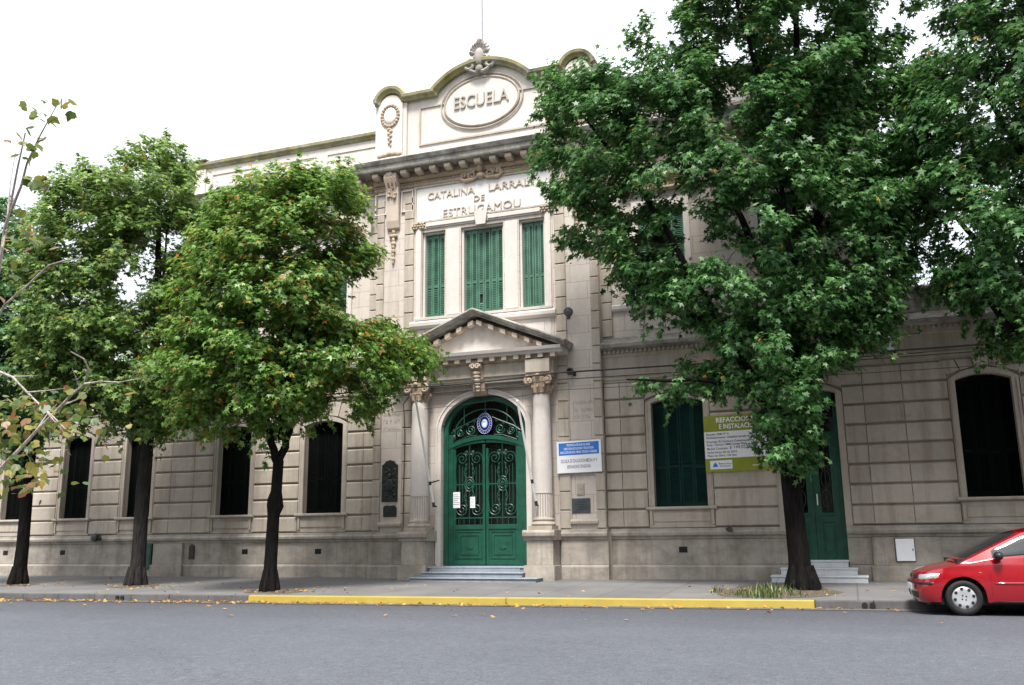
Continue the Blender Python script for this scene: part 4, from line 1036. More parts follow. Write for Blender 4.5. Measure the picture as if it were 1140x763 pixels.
# ------------------------------------------------------------------ trees
def leaf_mat(name, stops, autumn, am=.2, trans=.3, lo=.6):
    mt, t, b = nodes(name); g_ = t.nodes.new('ShaderNodeNewGeometry')
    col = ramp(t, g_.outputs['Random Per Island'], *stops)
    n = noise(t, objmapped(t), .45, 3, .6)
    rnd2 = t.nodes.new('ShaderNodeMath'); rnd2.operation = 'MULTIPLY'; rnd2.inputs[1].default_value = 37.31
    fr_ = t.nodes.new('ShaderNodeMath'); fr_.operation = 'FRACT'
    t.links.new(g_.outputs['Random Per Island'], rnd2.inputs[0]); t.links.new(rnd2.outputs[0], fr_.inputs[0])
    zone = ramp(t, n, (lo-.12, 0.), (lo+.1, 1.))
    am_ = t.nodes.new('ShaderNodeMath'); am_.operation = 'MULTIPLY_ADD'; am_.inputs[1].default_value = am*2.2; am_.inputs[2].default_value = am*.25
    t.links.new(zone, am_.inputs[0])
    lt_ = t.nodes.new('ShaderNodeMath'); lt_.operation = 'LESS_THAN'; t.links.new(fr_.outputs[0], lt_.inputs[0]); t.links.new(am_.outputs[0], lt_.inputs[1])
    rnd3 = t.nodes.new('ShaderNodeMath'); rnd3.operation = 'MULTIPLY'; rnd3.inputs[1].default_value = 911.7
    fr3 = t.nodes.new('ShaderNodeMath'); fr3.operation = 'FRACT'; t.links.new(g_.outputs['Random Per Island'], rnd3.inputs[0]); t.links.new(rnd3.outputs[0], fr3.inputs[0])
    ac = ramp(t, fr3.outputs[0], *autumn)
    col = mixc(t, lt_.outputs[0], col, ac)
    t.links.new(col, b.inputs['Base Color']); b.inputs['Roughness'].default_value = .42; b.inputs['Specular IOR Level'].default_value = .45
    tr_ = t.nodes.new('ShaderNodeBsdfTranslucent'); hs = t.nodes.new('ShaderNodeHueSaturation'); hs.inputs['Value'].default_value = 1.5; hs.inputs['Hue'].default_value = .48
    t.links.new(col, hs.inputs['Color']); t.links.new(hs.outputs['Color'], tr_.inputs['Color'])
    ms_ = t.nodes.new('ShaderNodeMixShader'); ms_.inputs[0].default_value = trans
    o = t.nodes['Material Output']; t.links.new(b.outputs[0], ms_.inputs[1]); t.links.new(tr_.outputs[0], ms_.inputs[2]); t.links.new(ms_.outputs[0], o.inputs['Surface'])
    return mt
AUT = ((0,(.32,.28,.05)),(.45,(.38,.24,.04)),(.8,(.36,.15,.03)),(1,(.26,.10,.035)))
LM = {
 'deep': leaf_mat('deep_green_leaves', ((0,(.019,.068,.018)),(.5,(.050,.148,.038)),(.85,(.105,.24,.07)),(1,(.20,.34,.14))), AUT, .006, trans=.36),
 'mid': leaf_mat('mid_green_leaves', ((0,(.040,.092,.018)),(.5,(.10,.225,.036)),(.85,(.185,.34,.07)),(1,(.29,.40,.12))), AUT, .05, lo=.52, trans=.4),
 'fresh': leaf_mat('fresh_green_leaves', ((0,(.040,.10,.022)),(.5,(.13,.235,.055)),(.85,(.24,.36,.10)),(1,(.30,.38,.15))), AUT, .02, lo=.56, trans=.42),
}
def m_bark(name, c):
    mt, t, b = nodes(name); v = objmapped(t, (7,7,1.3)); n = noise(t, v, 2.2, 8, .75); w = t.nodes.new('ShaderNodeTexVoronoi'); w.inputs['Scale'].default_value = 3
    t.links.new(v, w.inputs['Vector'])
    col = mixc(t, ramp(t, n, (.35,0.),(.65,1.)), tuple(q*.45 for q in c), tuple(q*1.6 for q in c)); t.links.new(col, b.inputs['Base Color'])
    b.inputs['Roughness'].default_value = .95; b.inputs['Specular IOR Level'].default_value = .1
    bump(t, b, mixc(t, .5, n, w.outputs['Distance']), 1., .05); return mt
BK = m_bark('dark_bark', (.009,.008,.0075)); BK2 = m_bark('grey_bark', (.026,.024,.023)); BKP = m_bark('pale_bark', (.46,.41,.39))
LT = [(180,.22),(-128,.62),(-95,.36),(-62,.88),(-30,.42),(0,1.05),(30,.42),(62,.88),(95,.36),(128,.62)]
def leaves_mesh(name, P, Nn, T, size, mat, parent, rnd, template=LT, droop=.16):
    n = len(P); k = len(template)
    ang = np.radians([a for a, _ in template]); rad = np.array([r for _, r in template])
    T = T-Nn*(T*Nn).sum(1, keepdims=True); T /= np.linalg.norm(T, axis=1, keepdims=True)+1e-9
    Bn = np.cross(Nn, T); V = np.zeros((n, k, 3), 'f')
    tx, ty = rad*np.cos(ang), rad*np.sin(ang)
    asp = rnd.uniform(.75, 1.15, (n, 1, 1))
    V[:] = P[:, None]+size[:, None, None]*(T[:, None]*tx[None, :, None]+Bn[:, None]*(ty[None, :, None])*asp-Nn[:, None]*(droop*(rad**2)[None, :, None])*rnd.uniform(.2, 2., (n, 1, 1)))
    F = np.zeros((n, k-2, 3), np.int32); base = (np.arange(n)*k)[:, None]
    i = np.arange(1, k-1); F[:, :, 0] = base; F[:, :, 1] = base+i; F[:, :, 2] = base+i+1
    me = bpy.data.meshes.new(name); off = Vector((0,0,0)); p = parent
    while p is not None: off += p.location; p = p.parent
    V -= np.array(off, 'f')
    me.vertices.add(n*k); me.vertices.foreach_set('co', V.ravel()); nf = n*(k-2)
    me.loops.add(nf*3); me.loops.foreach_set('vertex_index', F.ravel()); me.polygons.add(nf)
    me.polygons.foreach_set('loop_start', np.arange(0, nf*3, 3, dtype=np.int32)); me.polygons.foreach_set('loop_total', np.full(nf, 3, np.int32))
    me.materials.append(mat); me.update(calc_edges=True)
    o = bpy.data.objects.new(name, me); COL.objects.link(o)
    if parent: o.parent = parent
    return o
def inside(px, pz, poly):
    c = False; n = len(poly); j = n-1
    for i in range(n):
        xi, zi = poly[i]; xj, zj = poly[j]
        if (zi > pz) != (zj > pz) and px < (xj-xi)*(pz-zi)/(zj-zi)+xi: c = not c
        j = i
    return c
def edge_dist(px, pz, poly):
    d = 1e9
    for (ax, az), (bx, bz) in zip(poly, poly[1:]+poly[:1]):
        vx, vz = bx-ax, bz-az; t = max(0, min(1, ((px-ax)*vx+(pz-az)*vz)/(vx*vx+vz*vz+1e-9)))
        d = min(d, math.hypot(px-ax-t*vx, pz-az-t*vz))
    return d
def tree(name, label, base, hd, out, holes, thick, mat, bark, nclump, per, size, trunk, forks, seed, rc=(.22,.46), back=.75, trunk_r=None):
    """out: crown outline in the tree's own upright plane (a to the right, z up); thick: half depth of the crown"""
    rnd = np.random.default_rng(seed); pr = random.Random(seed)
    root = thing(name, (base[0], base[1], ground_z(*base)-.02), label, 'tree', 'street trees before the school')
    hx, hy = hd; rx, ry = hy, -hx
    def wp(a, d, z): return Vector((base[0]+rx*a+hx*d, base[1]+ry*a+hy*d, z))
    amin, amax = min(p[0] for p in out), max(p[0] for p in out); zmin, zmax = min(p[1] for p in out), max(p[1] for p in out)
    cl = []; tries = 0
    while len(cl) < nclump and tries < 60000:
        tries += 1; a = pr.uniform(amin, amax); z = pr.uniform(zmin, zmax)
        if not inside(a, z, out): continue
        e = edge_dist(a, z, out); r = pr.uniform(*rc)
        if e < r*.62:
            if e < .08 or pr.random() < .2: continue
            r = max(.17, e*1.15)
        if any(math.hypot(a-h[0], z-h[1]) < h[2]*.85+r*.5 for h in holes): continue
        dm = thick*min(1, (e/1.5))**.5
        d = pr.uniform(-dm, dm*back)
        q = (a, d, z, r)
        if any((a-c[0])**2+(d-c[1])**2+(z-c[2])**2 < (.45*min(r,c[3])+.06)**2 for c in cl): continue
        cl.append(q)
    cx, cz = (amin+amax)/2, (zmin+zmax)/2; print('CL', label[:20], len(cl), tries)
    # trunk, limbs and twigs
    b = MB()
    tp = [wp(*p[:3]) for p in trunk]; b.tube([tuple(p) for p in tp], [p[3] for p in trunk], 14)
    for k in range(7):                                   # root flare
        t = 2*math.pi*k/7+.3; r0 = trunk[0][3]; z0 = root.location.z
        b.tube([(base[0]+r0*1.2*math.cos(t), base[1]+r0*1.2*math.sin(t), z0-.04),(base[0]+r0*.95*math.cos(t), base[1]+r0*.95*math.sin(t), z0+.1),(base[0]+r0*.62*math.cos(t), base[1]+r0*.62*math.sin(t), z0+.5)], [.06*r0/.2,.10*r0/.2,.07*r0/.2], 7)
    nodes_ = [(Vector(p), trunk[i][3]) for i, p in enumerate(tp) if trunk[i][2] > 2.2]
    for f in forks:
        P = [wp(*p[:3]) for p in f]; rs = [p[3] for p in f]; Q = []; RR = []
        for i in range(len(P)-1):
            for s in range(4): Q.append(P[i].lerp(P[i+1], s/4)+Vector((pr.uniform(-.03,.03),)*3)*(0 if s == 0 else 1)); RR.append(rs[i]+(rs[i+1]-rs[i])*s/4)
        Q.append(P[-1]); RR.append(rs[-1]); b.tube([tuple(p) for p in Q], RR, 9)
        nodes_ += list(zip(Q, RR))
    order = sorted(range(len(cl)), key=lambda i: min((wp(*cl[i][:3])-n_[0]).length for n_ in nodes_))
    for i in order:
        c = wp(*cl[i][:3]); best = min(nodes_, key=lambda n_: (c-n_[0]).length+(.8 if n_[0].z > c.z+.2 else 0)); L = (c-best[0]).length
        r0 = max(.010, min(best[1]*.62, .012+.012*L))
        mid = best[0].lerp(c, .5)+Vector((pr.uniform(-.1,.1)*L, pr.uniform(-.1,.1)*L, .10*L))
        q1 = best[0].lerp(mid, .5)+Vector((0,0,.03*L))
        b.tube([tuple(best[0]),tuple(q1),tuple(mid),tuple(c)], [r0,r0*.85,r0*.7,.006], 5, cap=False)
        nodes_.append((c, r0*.55)); nodes_.append((mid, r0*.7))
    b.build('trunk', bark, root, smooth=True, fix=False)
    # leaves
    P = []; O = []
    ctr = wp(cx, 0, cz)
    for a, d, z, r in cl:
        n = max(12, int(per*(r/.4)**2)); c = np.array(wp(a, d, z))
        u = rnd.normal(size=(n, 3)); u /= np.linalg.norm(u, axis=1, keepdims=True)
        rad = r*(.25+.8*rnd.random((n, 1))**.55)
        stretch = np.array([1.12, 1.12, .72])
        # sprays: several short shoots per clump give an uneven rim
        k = max(3, int(5*r/.4)); dirs = rnd.normal(size=(k, 3)); dirs /= np.linalg.norm(dirs, axis=1, keepdims=True)
        sel = rnd.integers(0, k, n); mixf = (rnd.random((n, 1)) < .55)
        sh_ = dirs[sel]*r*rnd.uniform(.3, 1.75, (n, 1))+rnd.normal(size=(n, 3))*.075
        p = np.where(mixf, sh_*np.array([1,1,.8]), u*rad*stretch)
        P.append(c+p); O.append(p/(np.linalg.norm(p, axis=1, keepdims=True)+1e-6))
        e = edge_dist(a, z, out)
        if e < .75 and pr.random() < .5:                 # shoots that break the outline
            od = np.array([rx*(a-cx)+hx*d*.5, ry*(a-cx)+hy*d*.5, (z-cz)*.9+.5]); od /= np.linalg.norm(od)+1e-6
            od = od+rnd.normal(size=3)*.45; od /= np.linalg.norm(od); L_ = pr.uniform(.2, .6); m_ = int(46*L_)
            tt = rnd.random((m_, 1)); q = c+od*(r*.5+L_*tt)+rnd.normal(size=(m_, 3))*.075*(1.15-tt)+np.array([0,0,-.12])*tt*tt
            P.append(q); O.append(np.repeat(od[None], m_, 0)+rnd.normal(size=(m_,3))*.5)
    P = np.concatenate(P); O = np.concatenate(O); n = len(P)
    go = P-np.array(ctr); go[:, 2] *= .6; go /= np.linalg.norm(go, axis=1, keepdims=True)
    Nn = np.array([0,0,.95])+.45*go+.35*O+rnd.normal(size=(n,3))*.42; Nn /= np.linalg.norm(Nn, axis=1, keepdims=True)
    T = O*.7+go*.5+np.array([0,0,-.45])+rnd.normal(size=(n,3))*.5
    leaves_mesh('crown', P, Nn, T, size*np.clip(rnd.normal(.95, .24, n), .45, 1.5), mat, root, rnd)
    return root

T1o=[(-2.62,9.92),(-1.83,10.71),(-1.07,10.92),(-0.36,10.68),(0.29,9.82),(0.66,8.24),(0.92,6.41),(0.91,5.11),(0.76,4.09),(0.13,3.57),(-0.72,3.43),(-1.75,3.28),(-2.72,4.91),(-3.08,7.32)]
T2o=[(-3.38,9.44),(-3.08,10.32),(-2.52,10.91),(-2.05,11.29),(-1.54,11.55),(-0.94,11.77),(-0.63,12.36),(-0.29,12.47),(0.2,12.22),(0.68,11.88),(0.76,11.27),(1.09,10.64),(1.29,8.69),(1.59,6.66),(1.59,4.91),(0.94,3.87),(0.39,3.67),(-0.28,3.93),(-0.82,3.92),(-1.48,3.99),(-2.08,3.95),(-2.62,4.28),(-3.06,5.87),(-3.41,7.49)]
T2h=[(-0.62,8.87,0.28),(-0.51,7.88,0.41),(-0.74,7.36,0.25),(-2.02,8.35,0.2),(-2.52,7.45,0.18),(0.61,9.4,0.15),(-0.02,6.67,0.2)]
T3o=[(-2.64,5.82),(-2.52,7.0),(-2.32,7.89),(-1.99,8.81),(-1.55,9.53),(-0.95,10.17),(-0.21,10.17),(0.55,10.36),(1.44,10.27),(1.89,9.86),(1.8,9.23),(1.63,8.79),(2.08,8.59),(2.52,8.81),(2.67,8.23),(2.18,7.8),(1.7,7.54),(1.36,7.29),(1.42,6.77),(1.86,6.41),(2.38,6.87),(3.02,6.74),(2.74,6.23),(3.64,6.22),(3.73,5.74),(3.58,5.15),(2.76,4.93),(2.45,4.26),(2.15,3.93),(1.81,4.18),(1.47,4.09),(0.94,4.23),(0.54,3.9),(0.21,3.83),(-0.14,3.53),(-0.41,3.63),(-0.7,3.9),(-1.15,3.48),(-1.49,3.6),(-2.02,3.67),(-2.43,4.05),(-2.66,4.98)]
T3h=[(0.64,7.75,0.13),(1.22,7.79,0.15),(-1.1,7.64,0.09),(-0.37,9.06,0.09)]
T4o=[(-5.85,11.0),(-5.1,11.34),(-5.35,12.0),(-5.0,12.2),(-4.9,12.5),(-4.18,12.47),(-3.74,12.08),(-3.55,12.55),(-3.35,12.11),(-2.97,12.26),(-3.06,12.93),(-2.84,13.53),(-2.45,13.03),(-2.1,12.66),(-1.84,12.89),(-1.66,14.26),(-1.06,16.32),(0.21,17.99),(1.47,18.27),(2.65,16.84),(3.32,14.79),(3.46,12.75),(3.17,10.86),(2.85,8.84),(2.82,7.24),(2.67,6.09),(1.97,5.0),(1.5,4.62),(0.76,4.13),(0.63,3.39),(0.52,2.93),(0.19,2.55),(-0.16,2.41),(-0.42,2.72),(-0.84,3.03),(-.68,3.5),(-.95,4.0),(-1.45,4.4),(-2.32,3.97),(-2.62,4.26),(-3.55,4.45),(-3.74,4.71),(-2.53,4.84),(-2.42,5.09),(-1.52,5.17),(-1.74,5.71),(-2.61,5.78),(-3.17,5.7),(-2.88,6.46),(-3.41,6.36),(-3.87,6.44),(-3.58,6.82),(-3.84,7.27),(-4.47,7.31),(-4.78,7.91),(-5.19,8.52),(-5.1,9.17),(-5.6,9.86),(-5.35,10.49)]
T4h=[(-2.51,10.68,0.31),(-2.45,10.11,0.2),(-3.27,9.69,0.14),(-2.27,9.13,0.24),(-1.87,8.5,0.28),(-1.99,7.81,0.24),(-1.25,7.5,0.47),(-0.72,9.77,0.18),(1.19,12.8,0.24),(1.14,12.31,0.18),(-3.34,11.27,0.14),(1.82,9.39,0.2),(2.77,12.78,0.28),(1.5,7.69,0.18),(-1.33,6.14,0.16),(-0.51,6.99,0.12),(2.84,11.56,0.2)]
T5o=[(-1.52,13.83),(-1.51,12.09),(-2.1,11.38),(-2.7,10.46),(-3.0,9.28),(-3.2,7.89),(-3.0,6.6),(-2.3,5.95),(-2.12,5.73),(-1.6,5.53),(-1.53,4.64),(-1.2,4.43),(-0.93,4.84),(-0.73,4.2),(0.65,3.73),(2.03,4.24),(3.1,5.7),(3.69,8.91),(3.53,12.21),(2.52,15.03),(0.82,16.31),(-0.64,15.46)]
T5h=[(-2.87,7.21,0.2),(-2.51,6.98,0.12),(-1.95,6.94,0.12),(-1.59,7.22,0.08),(-2.0,8.42,0.10),(-0.64,8.5,0.10),(-0.59,9.65,0.1),(-1.36,7.02,0.1),(-2.4,10.26,0.12)]

tree('street_tree', 'dark leafy tree at the far left edge, thin trunk', (-21.06,-3.7), (-.745,.667), T1o, [(-.48,8.11,.23)], 1.7, LM['deep'], BK, 220, 230, .092,
     [(0,0,.1,.19),(.02,0,1.2,.16),(.0,0,3.4,.14),(-.1,0,5.5,.12),(-.3,0,8.5,.06)], [[(0,0,3.6,.1),(-1.0,-.6,5.2,.07),(-1.8,-.8,7.5,.03)],[(-.05,0,4.6,.1),(.4,-.7,6.2,.05),(.3,-.9,8.4,.03)]], 11)
tree('street_tree', 'tall pointed green tree second from the left, grey leaning trunk', (-17.2,-3.6), (-.672,.740), T2o, T2h, 1.8, LM['fresh'], BK2, 430, 240, .092,
     [(0,0,.1,.215),(.02,0,.9,.18),(.0,0,2.6,.165),(.06,0,4.6,.14),(.05,0,7.5,.11),(-.1,0,10.2,.05),(-.2,0,11.9,.02)],
     [[(.03,0,3.8,.1),(-.9,-.5,5.2,.06),(-2.2,-.7,7.0,.03)],[(.05,0,4.4,.1),(.7,.4,6.0,.06),(.9,.5,8.6,.03)],[(.05,0,5.6,.08),(-1.1,.4,7.6,.05),(-1.9,.3,9.8,.02)],[(.05,0,6.2,.07),(.1,-.9,7.8,.04),(.2,-.9,9.8,.02)]], 12)
tree('street_tree', 'round green tree with orange tinges and knotted forked trunk left of the entrance', (-12.42,-4.7), (-.572,.821), T3o, T3h, 1.9, LM['mid'], BK, 400, 240, .092,
     [(0,0,.1,.17),(.0,0,.8,.145),(.02,0,1.85,.135),(.05,0,2.05,.19),(.04,0,2.2,.175),(.06,0,2.4,.125),(.08,0,3.1,.12)],
     [[(.08,0,3.0,.095),(-.12,0,3.7,.085),(-.5,-.2,5.2,.06),(-.9,-.3,7.5,.035),(-.8,-.3,9.4,.015)],[(.08,0,3.0,.10),(.3,.1,3.8,.085),(.6,.1,5.4,.06),(.7,0,7.4,.04),(.6,0,9.6,.015)],[(.45,.1,4.6,.06),(1.5,-.4,5.4,.04),(2.9,-.5,5.6,.02)],[(-.35,-.1,4.5,.06),(-1.4,.5,5.5,.035),(-2.0,.5,6.9,.015)],[(.65,0,6.4,.05),(1.4,.4,7.6,.03),(2.1,.5,8.2,.015)],[(.1,0,3.6,.07),(.2,-1.0,5.0,.04),(.3,-1.3,6.6,.02)]], 13)
tree('street_tree', 'largest tree, dark green with thick black trunk, before the right-hand side door', (-1.03,-2.8), (-.052,.999), T4o, T4h, 2.0, LM['deep'], BK, 640, 290, .094,
     [(0,0,.1,.26),(-.02,0,.6,.225),(-.05,0,1.4,.205),(-.08,0,2.4,.2),(-.08,0,3.0,.2),(.1,0,4.2,.2),(.35,0,6.5,.15),(.6,0,9.5,.1),(.8,0,13,.06),(1.0,0,17,.02)],
     [[(-.02,0,2.8,.17),(-.3,-.1,3.7,.15),(-.9,-.3,5.0,.11),(-2.0,-.5,7.2,.07),(-3.2,-.6,9.6,.045),(-4.6,-.5,11.6,.02)],[(-.6,-.2,4.3,.1),(-1.6,-.5,4.5,.05),(-3.3,-.7,4.6,.018)],[(.02,0,3.6,.12),(.7,-.5,5.0,.08),(1.7,-.7,6.2,.04)],
      [(.2,0,5.2,.12),(-.5,.3,7.6,.08),(-1.5,.4,10.4,.05),(-2.4,.4,12.6,.02)],[(.4,0,7,.11),(1.4,-.4,9,.07),(2.4,-.5,11.5,.03)],[(-1.3,-.4,5.8,.07),(-2.6,.2,6.3,.04),(-3.4,.3,6.7,.02)],[(.3,0,5.8,.1),(.2,-1.1,7.4,.06),(.1,-1.4,10,.03)],[(-2.2,-.5,7.6,.06),(-3.6,0,8.4,.035),(-4.8,.1,9.6,.015)],[(.6,0,9,.08),(-.2,-.7,11.5,.05),(-.6,-.7,14,.02)]], 14, rc=(.2,.46), back=.45)
tree('street_tree', 'dark tree hanging over the red car at the right edge', (4.21,-3.2), (.213,.977), T5o, T5h, 1.9, LM['deep'], BK, 620, 250, .094,
     [(0,0,.1,.3),(.0,0,.9,.24),(.0,0,3.0,.21),(.1,0,5.0,.18),(.1,0,8,.12),(.0,0,12,.06),(.0,0,15,.02)],
     [[(0,0,3.4,.11),(-.8,-.4,4.6,.08),(-1.6,-.5,6.4,.04)],[(.05,0,4.4,.11),(-.9,.2,6.4,.07),(-2.2,.2,8.4,.03)],[(.1,0,5.6,.1),(1.2,0,7.2,.06),(2.6,0,9.4,.03)],[(.1,0,7,.08),(-.7,-.4,9.4,.05),(-1.4,-.4,12,.02)]], 15, back=.6)
pit(-21.06,-3.7,.5,.45); pit(-17.2,-3.6,.6,.5); pit(-12.3,-4.55,.75,.55); pit(-1.5,-3.1,1.15,1.35)

# young plane tree by the opposite kerb: its boughs reach in from the left
YT = thing('young_tree', (-6.05,-18.35,.14), 'slender pale-barked young tree with yellowing leaves in the left foreground', 'tree')
BR = [
   [(-5.09, -18.52, 2.38), (-4.89, -18.57, 2.81), (-4.79, -18.61, 3.02), (-4.72, -18.66, 3.25), (-4.66, -18.69, 3.36), (-4.57, -18.74, 3.6), (-4.49, -18.78, 3.8)] ,
   [(-4.61, -18.72, 3.34), (-4.49, -18.77, 3.46), (-4.39, -18.83, 3.57), (-4.25, -18.88, 3.7), (-4.1, -18.92, 3.84)] ,
   [(-4.72, -18.66, 3.14), (-4.73, -18.64, 3.32), (-4.75, -18.63, 3.57), (-4.76, -18.61, 3.79)] ,
   [(-5.11, -18.54, 2.44), (-4.85, -18.6, 2.63), (-4.65, -18.66, 2.77), (-4.42, -18.71, 2.86), (-4.22, -18.76, 2.94), (-4.04, -18.8, 2.94), (-3.85, -18.84, 2.91)] ,
   [(-5.11, -18.62, 2.31), (-4.86, -18.59, 2.4), (-4.72, -18.59, 2.38), (-4.61, -18.59, 2.34), (-4.5, -18.57, 2.24), (-4.4, -18.56, 2.16), (-4.31, -18.56, 2.1), (-4.2, -18.55, 2.01)] ,
   [(-5.1, -18.38, 1.73), (-4.88, -18.38, 1.82), (-4.7, -18.4, 1.94), (-4.56, -18.43, 2.03), (-4.42, -18.46, 2.11), (-4.25, -18.48, 2.23), (-4.13, -18.51, 2.28), (-4.06, -18.56, 2.35), (-4.04, -18.62, 2.4), (-4.06, -18.7, 2.43)] ,
   [(-4.04, -18.6, 2.26), (-3.94, -18.58, 2.27), (-3.83, -18.56, 2.26), (-3.7, -18.53, 2.28)] ,
   [(-4.37, -18.59, 2.16), (-4.28, -18.56, 2.06), (-4.19, -18.53, 1.96)] ,
   [(-4.11, -18.57, 2.25), (-4.11, -18.6, 2.3), (-4.1, -18.64, 2.35)] ,
   [(-4.48, -18.59, 2.24), (-4.36, -18.55, 2.25), (-4.27, -18.52, 2.26)] ,
   [(-4.32, -18.55, 2.09), (-4.35, -18.52, 1.99), (-4.39, -18.48, 1.9)] ,
   [(-4.53, -18.46, 2.03), (-4.51, -18.41, 2.13), (-4.48, -18.37, 2.2)] ,
   [(-4.18, -18.57, 2.16), (-4.04, -18.63, 2.17), (-3.89, -18.7, 2.21)] ,
   [(-4.64, -18.56, 2.35), (-4.61, -18.5, 2.36), (-4.58, -18.44, 2.37)] ,
]
